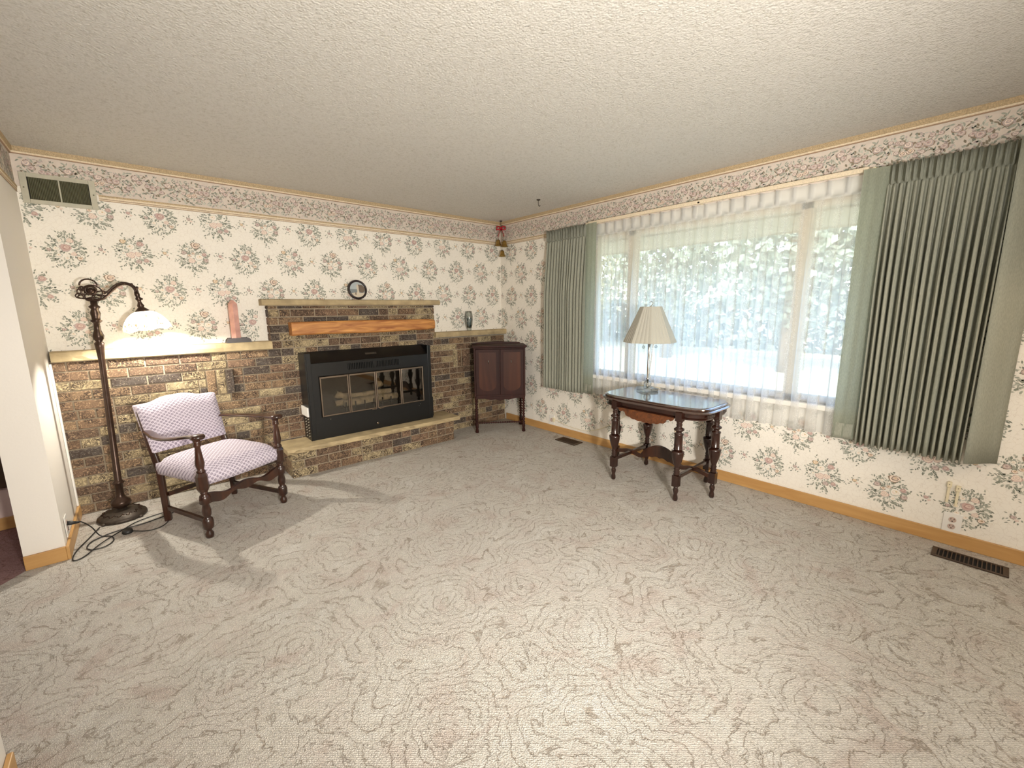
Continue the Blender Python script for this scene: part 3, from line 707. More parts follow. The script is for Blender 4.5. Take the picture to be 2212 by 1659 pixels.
# left front flange
b.b2((-2.425, yF, zb), (-2.388, yF+.012, 1.043))
obj('body', b, 'black', ins, True, bevel=.002)
b = MB().b2((-1.235, yF, zb), (-1.198, yF+.012, .96)).b2((-1.206, yF+.012, zb), (-1.198, yK, 1.042)).b2((-1.235, yF, .96), (-1.198, yF+.012, 1.042))
obj('side_panel', b, 'black', ins, True, bevel=.002)
b = MB()
b.add([(-2.388, yF+.010, .955), (-1.206, yF+.010, .955), (-1.206, yK-.002, 1.042), (-2.425, yK-.002, 1.042), (-2.388, yF+.016, .95), (-1.206, yF+.016, .95), (-1.206, yK, 1.036), (-2.425, yK, 1.036)], [(0, 1, 2, 3), (7, 6, 5, 4), (0, 4, 5, 1), (1, 5, 6, 2), (2, 6, 7, 3), (3, 7, 4, 0)])
hood = obj('hood', b, 'black', ins, True)
b = MB().box((-1.81, -.190, .998), (.11, .004, .018), Matrix.Rotation(-.45, 3, 'X')); obj('badge', b, 'iron', ins, True)
# front panel with door opening: x -2.34..-1.295, z .46..84
b = MB()
X0, X1, Z0, Z1 = -2.388, -1.235, zb, .952
dx0, dx1, dz0, dz1 = -2.335, -1.293, .462, .836
yy = (yF+.002, yF+.014)
gx = [X0, -2.07, -1.83, -1.795, -1.562, X1]
b.b2((X0, yy[0], Z0), (X1, yy[1], dz0)); b.b2((X0, yy[0], dz0), (dx0, yy[1], dz1)); b.b2((dx1, yy[0], dz0), (X1, yy[1], dz1)); b.b2((X0, yy[0], dz1), (X1, yy[1], .868)); b.b2((X0, yy[0], .928), (X1, yy[1], Z1))
b.b2((X0, yy[0], .868), (-2.07, yy[1], .928)); b.b2((-1.83, yy[0], .868), (-1.795, yy[1], .928)); b.b2((-1.562, yy[0], .868), (X1, yy[1], .928))
obj('front_panel', b, 'black', ins, True)
for (a, c) in ((-2.07, -1.83), (-1.795, -1.562)):
    b = MB(); n = 15
    for i in range(n): x = a+(c-a)*(i+.5)/n; b.b2((x-.0045, yF+.003, .868), (x+.0045, yF+.011, .928))
    obj('vent_grille', b, 'blackd', ins, True)
ds = [-2.332, -2.074, -1.814, -1.551, -1.297]
for i in range(4):
    a, c = ds[i]+.002, ds[i+1]-.002; t = .012
    b = MB(); y0, y1 = yF-.012, yF+.004
    b.b2((a, y0, .466), (a+t, y1, .83)); b.b2((c-t, y0, .466), (c, y1, .83)); b.b2((a+t, y0, .466), (c-t, y1, .466+t)); b.b2((a+t, y0, .83-t*1.4), (c-t, y1, .83))
    d = obj('glass_door', b, 'brass', ins, True, bevel=.003)
    if i in (1, 2): obj('handle', MB().b2((c-.06 if i == 1 else a+.01, y0-.012, .462), (c-.012 if i == 1 else a+.058, y0, .468)), 'brass', d, True)
    obj('pane', MB().b2((a+t, yF-.004, .478), (c-t, yF-.001, .815)), 'smoked', d, True)
b = MB().lathe([(.013, 0), (.013, .012), (.008, .016)], (-1.821, yF+.002, .320), 16, rot=Matrix.Rotation(PI/2, 3, 'X')); k = obj('knob', b, 'brass', ins, True); k['label'] = 'small round brass knob'
obj('blower_box', MB().b2((-1.197, -.205, zb), (-1.150, -.10, .475)), 'black', ins, True, bevel=.004)
b = MB().b2((-2.452, -.262, .482), (-2.4372, -.085, .565)); k = obj('control_box', b, 'whitep', ins, True, bevel=.003); k['label'] = 'white plastic control box'
for j in range(7):
    for i in range(2): k = obj('vent_slot', MB().box((-2.4385, -.225+.075*i, .455-.026*j-.006*i), (.002, .032, .008), Matrix.Rotation(-.35, 3, 'X')), 'ventgrey', ins, True); k['label'] = 'pale vent slot'
for x, z in ((-2.26, .435), (-1.345, .437), (-1.36, .418)): obj('screw', MB().sphere((x, yF-.001, z), .004, 6), 'chrome', ins, True)
# logs inside
lg = thing('gas_log_set', 'pale ceramic logs on a black grate behind the fireplace glass', 'fire logs', (-1.85, -.17, .275))
b = MB()
for i in range(7): x = -2.10+i*.09; b.tube([(x, -.235, .276), (x, -.235, .47), (x, -.238, .56)], .006, 6); b.tube([(x, -.24, .50), (x, -.11, .50)], .006, 6)
b.tube([(-2.12, -.17, .497), (-1.54, -.17, .497)], .006, 6)
obj('grate', b, 'rubber', lg, True)
rg2 = random.Random(4)
for (p, q, r) in (((-2.10, -.185, .545), (-1.56, -.18, .55), .034), ((-2.16, -.13, .54), (-1.60, -.13, .545), .03), ((-2.02, -.14, .60), (-1.62, -.17, .605), .026), ((-2.16, -.16, .635), (-2.05, -.15, .60), .032), ((-1.79, -.15, .66), (-1.70, -.15, .69), .03)):
    P0, Q0 = Vector(p), Vector(q); pts = [P0.lerp(Q0, t/6)+Vector((0, rg2.uniform(-.003, .003), rg2.uniform(-.004, .004))) for t in range(7)]
    obj('log', MB().tube(pts, [r*rg2.uniform(.85, 1.1) for _ in range(7)], 10), 'log', lg, True)

# ------------------------------------------------------------------ things on the ledges
t = thing('crystal_tower', 'pink rose quartz tower with pointed top on the left stone ledge', 'crystal', (-2.87, -.052, 1.158))
obj('stand', MB().prism([(-.085, 0), (.085, 0), (.080, .022), (.068, .034), (-.068, .034), (-.080, .022)], 'y', -.038, .038), 'dkwood', t, bevel=.004)
obj('crystal', MB().lathe([(.038, .030), (.037, .30), (.036, .315), (.012, .340), (.002, .345)], (-.012, 0, 0), 6, smooth=False, ang0=.35), 'quartz', t, bevel=.0015)
t = thing('round_picture', 'small round picture in black frame leaning on the mantel shelf', 'picture', (-1.845, -.075, 1.508))
rp = Matrix.Rotation(PI/2-.13, 3, 'X')
cz = (0, .012, .096)
ring = []
for i in range(36):
    q = 2*PI*i/36; ring.append(Vector(cz)+rp @ Vector((.083*math.cos(q), .083*math.sin(q), 0)))
obj('frame', MB().tube(ring, .0125, 8, flat=.8, closed=True), 'dkwood', t)
pic = MB()
Pp = lambda u, v, h: tuple(Vector(cz)+rp @ Vector((u, v, h)))
def pg(pts, mat, h): pic.add([Pp(a, b_, h) for a, b_ in pts], [tuple(range(len(pts)))], mat)
MT['p_sky'] = plain('picture_sky', (.42, .47, .48), .4); MT['p_sea'] = plain('picture_sea', (.22, .25, .26), .4); MT['p_sand'] = plain('picture_sand', (.60, .53, .42), .4); MT['p_rock'] = plain('picture_rock', (.16, .12, .09), .4)
pg([(.08*math.cos(q), .08*math.sin(q)) for q in [2*PI*i/32 for i in range(32)]], 'p_sky', .000)
pg([(-.078, .005), (.078, .002), (.070, -.035), (-.070, -.035)], 'p_sea', .0008)
pg([(-.068, -.036), (-.02, -.026), (.03, -.032), (.070, -.026), (.062, -.048), (.03, -.071), (-.03, -.071), (-.06, -.05)], 'p_sand', .0012)
pg([(.01, .05), (.05, .045), (.072, .02), (.072, -.01), (.045, -.03), (.018, -.02), (.004, .02)], 'p_rock', .0014)
pg([(-.012, -.05), (-.004, -.01), (-.010, .035), (.002, .055), (.012, .035), (.012, -.01), (.018, -.05)], 'p_sand', .0018)
pg([(-.03, -.045), (-.018, -.015), (-.014, -.05)], 'p_rock', .0016)
obj('picture', pic, None, t)
t = thing('glass_jar', 'slim clear glass vase of dark teal pebbles on the right ledge', 'vase', (-.54, -.055, 1.160))
obj('vase', MB().lathe([(.024, .0), (.022, .010), (.030, .028), (.041, .07), (.046, .13), (.043, .19), (.036, .225), (.0345, .225), (.0415, .19), (.044, .13), (.039, .07), (.028, .032), (.004, .03)], (0, 0, 0), 24, capt=False), 'clear', t)
obj('pebbles', MB().lathe([(.022, .034), (.037, .07), (.040, .13), (.032, .148), (.004, .150)], (0, 0, 0), 18), 'teal', t)

# ------------------------------------------------------------------ wall vent
t = thing('wall_vent', 'grey-green metal return-air grille high in the left corner', 'vent', (-3.765, -.001, 2.2))
b = MB(); x0, x1, z0, z1 = -3.938, -3.590, 2.106, 2.292
for a_, c_ in (((x0, -.012, z0), (x0+.032, -.003, z1)), ((x1-.032, -.012, z0), (x1, -.003, z1)), ((x0+.032, -.012, z0), (x1-.032, -.003, z0+.026)), ((x0+.032, -.012, z1-.026), (x1-.032, -.003, z1)), ((-3.768, -.012, z0+.026), (-3.760, -.003, z1-.026))): b.b2(a_, c_)
obj('frame', b, 'ventgrey', t, True, bevel=.002)
b = MB()
for i in range(38):
    x = x0+.036+(x1-x0-.072)*(i+.5)/38; b.box((x, -.006, 2.199), (.0045, .006, .134), Matrix.Rotation(.6, 3, 'Z'))
obj('louver', b, 'ventdark', t, True)
obj('backing', MB().b2((x0+.03, -.0028, z0+.02), (x1-.03, -.0015, z1-.02)), 'blackd', t, True)
for x in (x0+.014, x1-.014): obj('screw', MB().sphere((x, -.013, 2.20), .004, 6), 'ventdark', t, True)

# ------------------------------------------------------------------ floor registers
def register(x0, x1, y0, y1, label, n):
    t = thing('floor_register', label, 'floor vent', ((x0+x1)/2, (y0+y1)/2, 0), 0)
    b = MB(); e = .012; z = .009
    b.b2((x0, y0, 0.0), (x0+e, y1, z)); b.b2((x1-e, y0, 0.0), (x1, y1, z)); b.b2((x0+e, y0, 0), (x1-e, y0+.022, z)); b.b2((x0+e, y1-.022, 0), (x1-e, y1, z))
    obj('frame', b, 'register', t, True, bevel=.0015)
    b = MB()
    for i in range(n): y = y0+.022+(y1-y0-.044)*(i+.5)/n; b.b2((x0+e, y-.0025, .003), (x1-e, y+.0025, .0085))
    obj('louver', b, 'register', t, True)
    obj('well', MB().b2((x0+e, y0+.02, .0005), (x1-e, y1-.02, .0015)), 'blackd', t, True)
register(-.231, -.107, -4.388, -4.092, 'dark brown floor register in the carpet below the white outlet', 15)
register(-.215, -.078, -1.415, -1.14, 'brown floor register in the carpet near the corner cabinet', 13)

# ------------------------------------------------------------------ outlets
def outlet(name, label, loc, rot, sockets=True):
    t = thing(name, label, 'outlet', loc, rot)
    obj('plate', MB().b2((-.040, -.006, -.062), (.040, -.0005, .062)), 'whitep', t, bevel=.003)
    if sockets:
        for z in (.021, -.021):
            s_ = obj('socket', MB().lathe([(.0165, 0), (.0165, .0025)], (0, -.006, z), 18, rot=Matrix.Rotation(PI/2, 3, 'X')), 'socket', t)
            b = MB().b2((-.008, -.0094, z+.001), (-.0055, -.0087, z+.010)).b2((.0055, -.0094, z+.001), (.008, -.0094+.0007, z+.010)).sphere((0, -.009, z-.008), .003, 6)
            obj('slot', b, 'blackd', s_)
    return t
outlet('wall_outlet', 'white duplex outlet on the right wall below the cord cleats', (-.0012, -4.148, .138), -PI/2)
o2 = outlet('wall_outlet', 'white round-socket phone outlet low beside the left curtain', (-.0012, -.893, .140), -PI/2, False)
obj('socket', MB().lathe([(.022, 0), (.020, .006), (.012, .006), (.011, .002)], (0, -.006, 0), 20, rot=Matrix.Rotation(PI/2, 3, 'X')), 'socket', o2)
o3 = outlet('wall_outlet', 'white outlet plate with black plug on the plain left wall stub', (XL+.0012, -.66, .16), PI/2)
# plug stands for the floor lamp's cord (built with the cord)
for (y, z, lab) in ((-4.112, .325, 'ivory curtain cord cleat, the left of two above the outlet'), (-4.150, .310, 'ivory curtain cord cleat, the right of two above the outlet')):
    t = thing('cord_cleat', lab, 'cord cleat', (-.0012, y, z))
    obj('bracket', MB().b2((-.022, -.010, .03), (-.0005, .010, .062)), 'ivory', t, bevel=.003)
    obj('slide', MB().b2((-.014, -.006, -.065), (-.002, .006, .03)), 'ivory', t, bevel=.002)
    obj('screw', MB().sphere((-.0225, 0, .048), .003, 6), 'brass', t)

# ------------------------------------------------------------------ curtains
def drape_mesh(y0, y1, zt, zb_, nf, amp, x0, head=.115, seed=0, flare=0.0, nz=22, ph0=0.0, sag=0.0, per=20):
    rg2 = random.Random(seed); nu = nf*per; vs = []; us = []; hs = []
    pert = [rg2.uniform(-.35, .35) for _ in range(nf+2)]; am = [rg2.uniform(.75, 1.2) for _ in range(nf+2)]
    zz = [zt, zt-head*.5, zt-head*.92, zt-head, zt-head*1.12]+[zt-head*1.3-(zt-head*1.3-zb_)*(i/(nz-1))**1.15 for i in range(nz)]
    for j, z in enumerate(zz):
        d = (zt-z)
        if d < head*.93: A = amp*.30
        elif d <= head*1.01: A = amp*.42
        else: A = amp*(.45+.65*min(1, (d-head)/.55))
        for i in range(nu+1):
            u = i/nu; k = u*nf; c = k+pert[min(int(k), nf)]*(.15+.25*min(1, d))*math.sin(PI*(k % 1))
            s_ = math.cos(2*PI*(c+ph0)); s2 = math.copysign(abs(s_)**.62, s_)
            if d < head*.93: s2 = max(-1, min(1, s_*2.2))
            if d <= head*.93: fk = abs((k % 1)-.5); s2 = -1+2*math.exp(-(fk/.13)**2)*(.75+.25*math.cos(fk*60)); A = amp*.85
            y = y0+(y1-y0)*u+flare*(d/(zt-zb_))*(u-.5)*2+.18*(y1-y0)/nf*math.sin(4*PI*(c+ph0))*min(1, d/.5)*.6
            x = -(x0+A*(s2+1)*am[min(int(k), nf)]*.9)
            vs.append((x, y, z-sag*math.sin(PI*u)*(d/(zt-zb_)))); us.append(u*nf); hs.append(1 if d <= head*1.02 else 0)
    W_ = nu+1
    fs = [(j*W_+i, j*W_+i+1, (j+1)*W_+i+1, (j+1)*W_+i) for j in range(len(zz)-1) for i in range(nu)]
    mb = MB(); mb.add(vs, fs, None, True); return mb, us, hs
MT['drape_single'] = m_cloth('sage_drape_single_layer', (.44, .475, .39), .55)
def cloth(name, mb, mat, parent, us=None, hs=None, solid=.0):
    o = obj(name, mb, mat, parent, True, solid=solid)
    if us:
        a = o.data.attributes.new('u', 'FLOAT', 'POINT'); a.data.foreach_set('value', us)
        a = o.data.attributes.new('head', 'FLOAT', 'POINT'); a.data.foreach_set('value', hs)
    return o
# left drape
t = thing('curtain', 'sage green pleated drape at the left end of the window', 'curtain', (-.08, -1.2, .53), 0, 'sage green drapes')
mb, us, hs = drape_mesh(-.885, -1.405, 2.212, .535, 14, .034, .055, seed=2); cloth('pleated_panel', mb, 'drape', t, solid=.0015)
mb = MB()
def sheet(pts, z1, z0, nz=10, wav=.004):
    mb = MB(); vs = []; n = len(pts)
    for j in range(nz+1):
        z = z1+(z0-z1)*j/nz
        for i, (x, y) in enumerate(pts): vs.append((x+wav*math.sin(i*1.7+j*.35), y, z))
    mb.add(vs, [(j*n+i, j*n+i+1, (j+1)*n+i+1, (j+1)*n+i) for j in range(nz) for i in range(n-1)], None, True); return mb
cloth('leading_edge', sheet([(-.072-.002*i, -1.40-.0155*i) for i in range(10)], 2.212, .545), 'drape_single', t)
cloth('return_edge', sheet([(-.008, -.858), (-.03, -.862), (-.055, -.872), (-.07, -.885)], 2.212, .53), 'drape', t, solid=.0015)
cloth('hem', sheet([(-.076-.002*i, -1.405-.0155*i) for i in range(9)], .64, .543, 3), 'drape', t, solid=.0015)
# right drape
t = thing('curtain', 'sage green pleated drape at the right end of the window', 'curtain', (-.1, -3.9, .53), 0, 'sage green drapes')
mb, us, hs = drape_mesh(-3.655, -4.152, 2.215, .535, 16, .033, .062, seed=5, flare=.012); cloth('pleated_panel', mb, 'drape', t, solid=.0015)
cloth('leading_edge', sheet([(-.088+.002*i, -3.535-.0135*i) for i in range(10)], 2.212, .55), 'drape_single', t)
cloth('hem', sheet([(-.092+.002*i, -3.535-.0135*i) for i in range(10)], .65, .548, 3), 'drape', t, solid=.0015)
cloth('return_edge', sheet([(-.135, -4.152), (-.12, -4.175), (-.09, -4.20), (-.055, -4.225), (-.02, -4.25), (-.006, -4.275)], 2.215, .54, wav=.002), 'drape', t, solid=.0015)
# traverse rod
t = thing('curtain_rod', 'long cream traverse rod along the top of the window', 'curtain rod', (-.05, -2.5, 2.22))
obj('track', MB().b2((-.068, -3.555, 2.203), (-.046, -1.42, 2.232)), 'rail_cream', t, True, bevel=.004)
for y in (-1.40, -2.51, -3.58): obj('bracket', MB().b2((-.068, y-.008, 2.206), (-.001, y+.008, 2.22)), 'ivory', t, True)
# sheers, two panels
for (a, c, sd, lab) in ((-1.47, -2.505, 3, 'white lace sheer, the left panel behind the table lamp'), (-2.50, -3.60, 4, 'white lace sheer, the right panel beside the right drape')):
    t = thing('sheer_curtain', lab, 'sheer curtain', (-.055, (a+c)/2, .53), 0, 'lace sheers over the window')
    mb, us, hs = drape_mesh(a, c, 2.200, .545, 11, .020, .014, head=.10, seed=sd, per=20); cloth('lace_panel', mb, 'sheer', t, us, hs)

# ------------------------------------------------------------------ armchair
t = thing('armchair', 'low wooden armchair with lavender patterned seat and back', 'armchair', (-3.062, -.935, 0), math.radians(25.6))
fw, bw, dp = .268, .232, .51
FL_ = [(.019, 0), (.023, .012), (.024, .03), (.015, .045), (.016, .055), (.029, .066), (.031, .085), (.031, .11), (.027, .128), (.017, .138), (.024, .155), (.026, .185), (.018, .222), (.030, .232), (.031, .262), (.028, .28), (.016, .292), (.022, .30), (.016, .31)]
for s_ in (-1, 1):
    b = MB(); b.lathe(FL_, (s_*fw, 0, 0), 16); 
    b.lathe([(.024, .308), (.034, .33), (.034, .41), (.024, .432)], (s_*fw, 0, 0), 8, smooth=False, ang0=PI/8)
    b.lathe([(.017, .430), (.026, .438), (.022, .447), (.017, .452), (.024, .475), (.026, .495), (.019, .55), (.015, .595), (.021, .603), (.021, .612), (.018, .622), (.022, .645)], (s_*fw, 0, 0), 16)
    obj('leg', b, 'walnut', t)
    b = MB().tube([(s_*bw, dp-.01, 0), (s_*bw, dp, .2), (s_*bw, dp+.005, .36), (s_*bw*1.02, dp+.055, .52), (s_*bw*1.04, dp+.115, .76)], [.027, .025, .026, .024, .02], 4)
    obj('leg', b, 'walnut', t, bevel=.004)
    # arm
    pts = sm([(s_*bw*1.03, dp+.075, .627), (s_*(bw+.040), dp-.05, .630), (s_*(bw+.075), dp-.17, .630), (s_*(bw+.080), dp-.28, .634), (s_*(fw+.030), .12, .648), (s_*(fw+.004), .05, .658), (s_*fw, -.02, .662)], 3)
    b = MB().tube(pts, [.026+.012*min(1, i/18) for i in range(len(pts))], 12, flat=.34); b.lathe([(.020, .645), (.038, .650), (.040, .662), (.034, .674), (.01, .677)], (s_*fw, -.015, 0), 18)
    obj('armrest', b, 'walnut', t)
    b = MB().b2((s_*(fw-.018)-.010, .0, .080), (s_*(fw-.018)+.010, dp-.02, .108)); 
    v = [(x+(s_*(bw-fw+.018) if y > .2 else 0), y, z) for x, y, z in b.v]; b.v = v
    obj('stretcher', b, 'walnut', t, bevel=.003)
# scalloped front stretcher
up = []; dn = []; n = 44
for i in range(n+1):
    u = i/n; x = -fw+.02+(2*fw-.04)*u; c = abs(2*u-1)
    up.append((x, .262-.022*math.cos(c*PI*.5)*0+.016*math.cos((2*u-1)*PI*2.0)*(1 if c > .25 else .7)+.008)); dn.append((x, .214-.012*math.cos((2*u-1)*PI*3)+.028*(1-c)**.8))
obj('front_stretcher', MB().prism(up+dn[::-1], 'y', -.011, .013), 'walnut', t, bevel=.003)
obj('rear_stretcher', MB().b2((-bw+.02, dp-.02, .17), (bw-.02, dp, .195)), 'walnut', t)
# seat
st = MB(); nx, ny = 14, 14; vs = []
def seatp(u, v, top):
    w = (fw-.012)*(1-v)+(bw+.03)*v; x = (2*u-1)*w; y = -.012+v*(dp-.01)
    y -= .018*(1-(2*u-1)**2)*(1-v)
    e = (1-abs(2*u-1)**5)*(1-abs(2*v-1)**5)
    z = .425+.062*e**.6-.004*v if top else .345
    return (x, y, z)
for j in range(ny+1):
    for i in range(nx+1): vs.append(seatp(i/nx, j/ny, True))
N = nx+1; fs = [(j*N+i, j*N+i+1, (j+1)*N+i+1, (j+1)*N+i) for j in range(ny) for i in range(nx)]
rim = [i for i in range(N)]+[j*N+nx for j in range(1, ny+1)]+[ny*N+i for i in range(nx-1, -1, -1)]+[j*N for j in range(ny-1, 0, -1)]
o_ = len(vs); 
for r_ in rim: x, y, z = vs[r_]; vs.append((x*1.015, y-.004 if y < .1 else y, .385))
o2_ = len(vs)
for r_ in rim: x, y, z = vs[r_]; vs.append((x*.985, y, .345))
L = len(rim)
fs += [(rim[i], o_+i, o_+(i+1) % L, rim[(i+1) % L]) for i in range(L)]+[(o_+i, o2_+i, o2_+(i+1) % L, o_+(i+1) % L) for i in range(L)]+[tuple(o2_+i for i in range(L))]
st.add(vs, fs, None, True); obj('seat', st, 'fabric', t, normals=True, bevel=0)
# back
bb = MB(); vs = []; nx, nz = 18, 10
def backp(u, w, side):
    x = (2*u-1)*(.246+.012*w); zt = .80+.030*math.exp(-((2*u-1)/.5)**4)-.0*u; z = .478+(zt-.478)*w
    yc = dp+.045+(z-.478)*.29
    e = (1-abs(2*u-1)**6)*(1-abs(2*w-1)**6); th = .016+.020*max(0, e)**.5
    return (x, yc-th-.012 if side == 0 else yc+th*.4+.018, z)
for side in (0, 1):
    for j in range(nz+1):
        for i in range(nx+1): vs.append(backp(i/nx, j/nz, side))
N = nx+1; Q = N*(nz+1)
fs = [(j*N+i, j*N+i+1, (j+1)*N+i+1, (j+1)*N+i) for j in range(nz) for i in range(nx)]+[(Q+j*N+i, Q+(j+1)*N+i, Q+(j+1)*N+i+1, Q+j*N+i+1) for j in range(nz) for i in range(nx)]
rim = [i for i in range(N)]+[j*N+nx for j in range(1, nz+1)]+[nz*N+i for i in range(nx-1, -1, -1)]+[j*N for j in range(nz-1, 0, -1)]
fs += [(rim[i], Q+rim[i], Q+rim[(i+1) % len(rim)], rim[(i+1) % len(rim)]) for i in range(len(rim))]
bb.add(vs, fs, None, True); obj('backrest', bb, 'fabric', t, normals=True, bevel=.008, seg=3)

# ------------------------------------------------------------------ floor lamp
LB = Vector((-3.727, -.30, 0))
t = thing('floor_lamp', 'bronze bridge-arm floor lamp with lit stained-glass shade beside the armchair', 'floor lamp', LB)
tilt = Matrix.Rotation(math.radians(1.7), 3, 'Y')
b = MB().lathe([(.128, .0), (.135, .006), (.132, .022), (.120, .028), (.112, .040), (.080, .052), (.066, .056), (.034, .060), (.030, .068), (.02, .07)], (0, 0, 0), 40)
for i in range(4):
    q = PI/4+i*PI/2; b.sphere((.135*math.cos(q), .135*math.sin(q), .009), .014, 8, sq=(1, 1, .65))
bs = obj('base', b, 'iron', t)
b = MB()
for i in range(14):
    q0 = 2*PI*i/14; pts = []
    for k in range(9):
        a_ = k/8; q = q0+.36*a_; r = .100+.010*math.sin(a_*2*PI); pts.append((r*math.cos(q), r*math.sin(q), .0465-(.10-.08)*0+(.1-r)*.35))
    b.tube(pts, .0028, 5)
obj('scrollwork', b, 'bronze', bs)
b = MB().lathe([(.018, .06), (.024, .068), (.050, .085), (.056, .105), (.050, .125), (.028, .145), (.022, .165), (.022, .235), (.026, .245), (.034, .252), (.026, .262), (.020, .27), (.0175, .70), (.0165, 1.10), (.023, 1.19), (.026, 1.215), (.016, 1.225), (.028, 1.245), (.029, 1.265), (.018, 1.30), (.016, 1.345), (.022, 1.35), (.032, 1.36), (.022, 1.368), (.022, 1.385), (.027, 1.41), (.018, 1.435), (.030, 1.45), (.018, 1.462), (.018, 1.485)], (0, 0, 0), 24, rot=tilt)
obj('pole', b, 'bronze', t)
top = tilt @ Vector((0, 0, 1.485))
# scrolled head (in the plane towards the shade) and bridge arm
ar = MB(); D_ = Vector((1, -.12, 0)).normalized()
def A(u, z): return top+D_*u+Vector((0, 0, z-1.485))
def loop(cu, cz, ru, rz_, a0, a1, r=.0042, n=16): ar.tube([A(cu+ru*math.cos(a0+(a1-a0)*i/n), cz+rz_*math.sin(a0+(a1-a0)*i/n)) for i in range(n+1)], r, 6)
loop(.0, 1.540, .050, .048, -PI*.6, PI*1.3); loop(-.005, 1.555, .026, .026, 0, 2*PI, .008); loop(-.012, 1.585, .042, .040, 0, PI, .005); loop(-.052, 1.545, .018, .020, 0, 2*PI)
loop(-.058, 1.520, .022, .016, 0, 2*PI); loop(-.03, 1.515, .040, .014, 0, 2*PI); loop(.03, 1.512, .034, .016, 0, 2*PI); loop(.045, 1.535, .030, .016, 0, 2*PI); loop(-.045, 1.565, .012, .012, 0, 2*PI, .006); loop(-.028, 1.538, .024, .03, .5, 4.2); loop(.0, 1.498, .035, .012, 0, 2*PI)
ar.sphere(A(-.004, 1.552), .020, 8)
P1 = [(-.03, 1.50), (.01, 1.492), (.05, 1.505), (.09, 1.545), (.125, 1.580), (.16, 1.596), (.19, 1.592), (.211, 1.568), (.216, 1.535)]
P2 = [(.055, 1.535), (.08, 1.552), (.11, 1.583), (.14, 1.602), (.17, 1.606), (.20, 1.594), (.221, 1.568), (.226, 1.535)]
for P_ in (P1, P2): ar.tube([A(*p) for p in sm(P_)], .0065, 8)
for u, z in ((.10, 1.562), (.13, 1.588), (.165, 1.60), (.20, 1.597), (.225, 1.575)): ar.sphere(A(u, z), .009, 6)
obj('arm', ar, 'bronze', t)
sc_ = Vector(A(.240, 0)); sc_.z = 0; tip = A(.222, 1.52)
tl = Matrix.Rotation(math.radians(-7), 3, 'Y')
b = MB().lathe([(.012, .03), (.015, .01), (.011, -.005), (.018, -.018), (.011, -.03), (.010, -.04), (.020, -.065), (.016, -.075), (.034, -.092), (.042, -.102)], tip, 18, rot=tl); b.sphere(tip+Vector((.018, 0, -.018)), .008, 6)
obj('socket_cap', b, 'bronze', t)
shp = []; ns = 14
for i in range(ns+1):
    a_ = i/ns; r = .034+(.134-.034)*math.sin(a_*PI/2)**1.0*(.55+.45*a_); z = .125*(math.cos(a_*PI/2))**.86 if a_ < 1 else 0; shp.append((r, z))
so = MB(); nn = 48; vs = []
for r, z in shp:
    for k in range(nn): q = 2*PI*k/nn; vs.append((r*math.cos(q), r*math.sin(q), z-(.006*math.cos(8*q) if z < .002 else 0)))
vs = [tuple(tl @ Vector(v)) for v in vs]
so.add(vs, [(j*nn+i, j*nn+(i+1) % nn, (j+1)*nn+(i+1) % nn, (j+1)*nn+i) for j in range(ns) for i in range(nn)], None, True)
sh = obj('lamp_shade', so, 'stained', t); base_sh = tip+tl @ Vector((0, 0, -.100-.128)); sh.location = base_sh; sh['label'] = 'domed stained-glass shade with flowers, lit'
obj('bulb', MB().sphere(base_sh+Vector((0, 0, .098)), .018, 10, sq=(1, 1, 1.15)), 'bulb', t)
lamp_pos = LB+base_sh+Vector((0, 0, .045))
light('floor_lamp_light', 'POINT', lamp_pos+Vector((0, 0, .012)), 34, (1, .93, .80), shadow_soft_size=.02)
# cord, plug and foot switch
crd = thing('lamp_cord', 'black lamp cord looped on the carpet and plugged into the wall', 'cord', (-3.75, -.5, 0))
def c3(P, r, nm, k=5): return obj(nm, MB().tube(sm(P, k), r, 6), 'rubber', crd, True)
c3([(-3.93, -.66, .165), (-3.895, -.655, .16), (-3.86, -.60, .09), (-3.83, -.58, .012), (-3.78, -.62, .006), (-3.765, -.70, .006), (-3.80, -.76, .006), (-3.86, -.76, .006), (-3.885, -.70, .006), (-3.86, -.62, .006), (-3.76, -.56, .006), (-3.62, -.545, .006), (-3.50, -.50, .006), (-3.455, -.47, .006), (-3.47, -.43, .006), (-3.58, -.45, .007), (-3.66, -.49, .007), (-3.72, -.56, .007), (-3.82, -.70, .009), (-3.89, -.83, .006), (-3.935, -.84, .006), (-3.93, -.72, .006), (-3.88, -.55, .006), (-3.84, -.42, .008)], .0035, 'cable', 6)
c3([(-3.675, -.64, .012), (-3.60, -.69, .006), (-3.53, -.68, .006), (-3.49, -.61, .006), (-3.48, -.52, .006), (-3.52, -.47, .006)], .003, 'cable')
obj('plug', MB().tube([(-3.954, -.66, .172), (-3.935, -.66, .168), (-3.90, -.657, .160)], [.013, .012, .005], 10), 'rubber', crd, True)
obj('foot_switch', MB().lathe([(.026, .001), (.029, .008), (.026, .022), (.012, .027), (.002, .028)], (-3.70, -.625, 0), 20), 'rubber', crd, True)

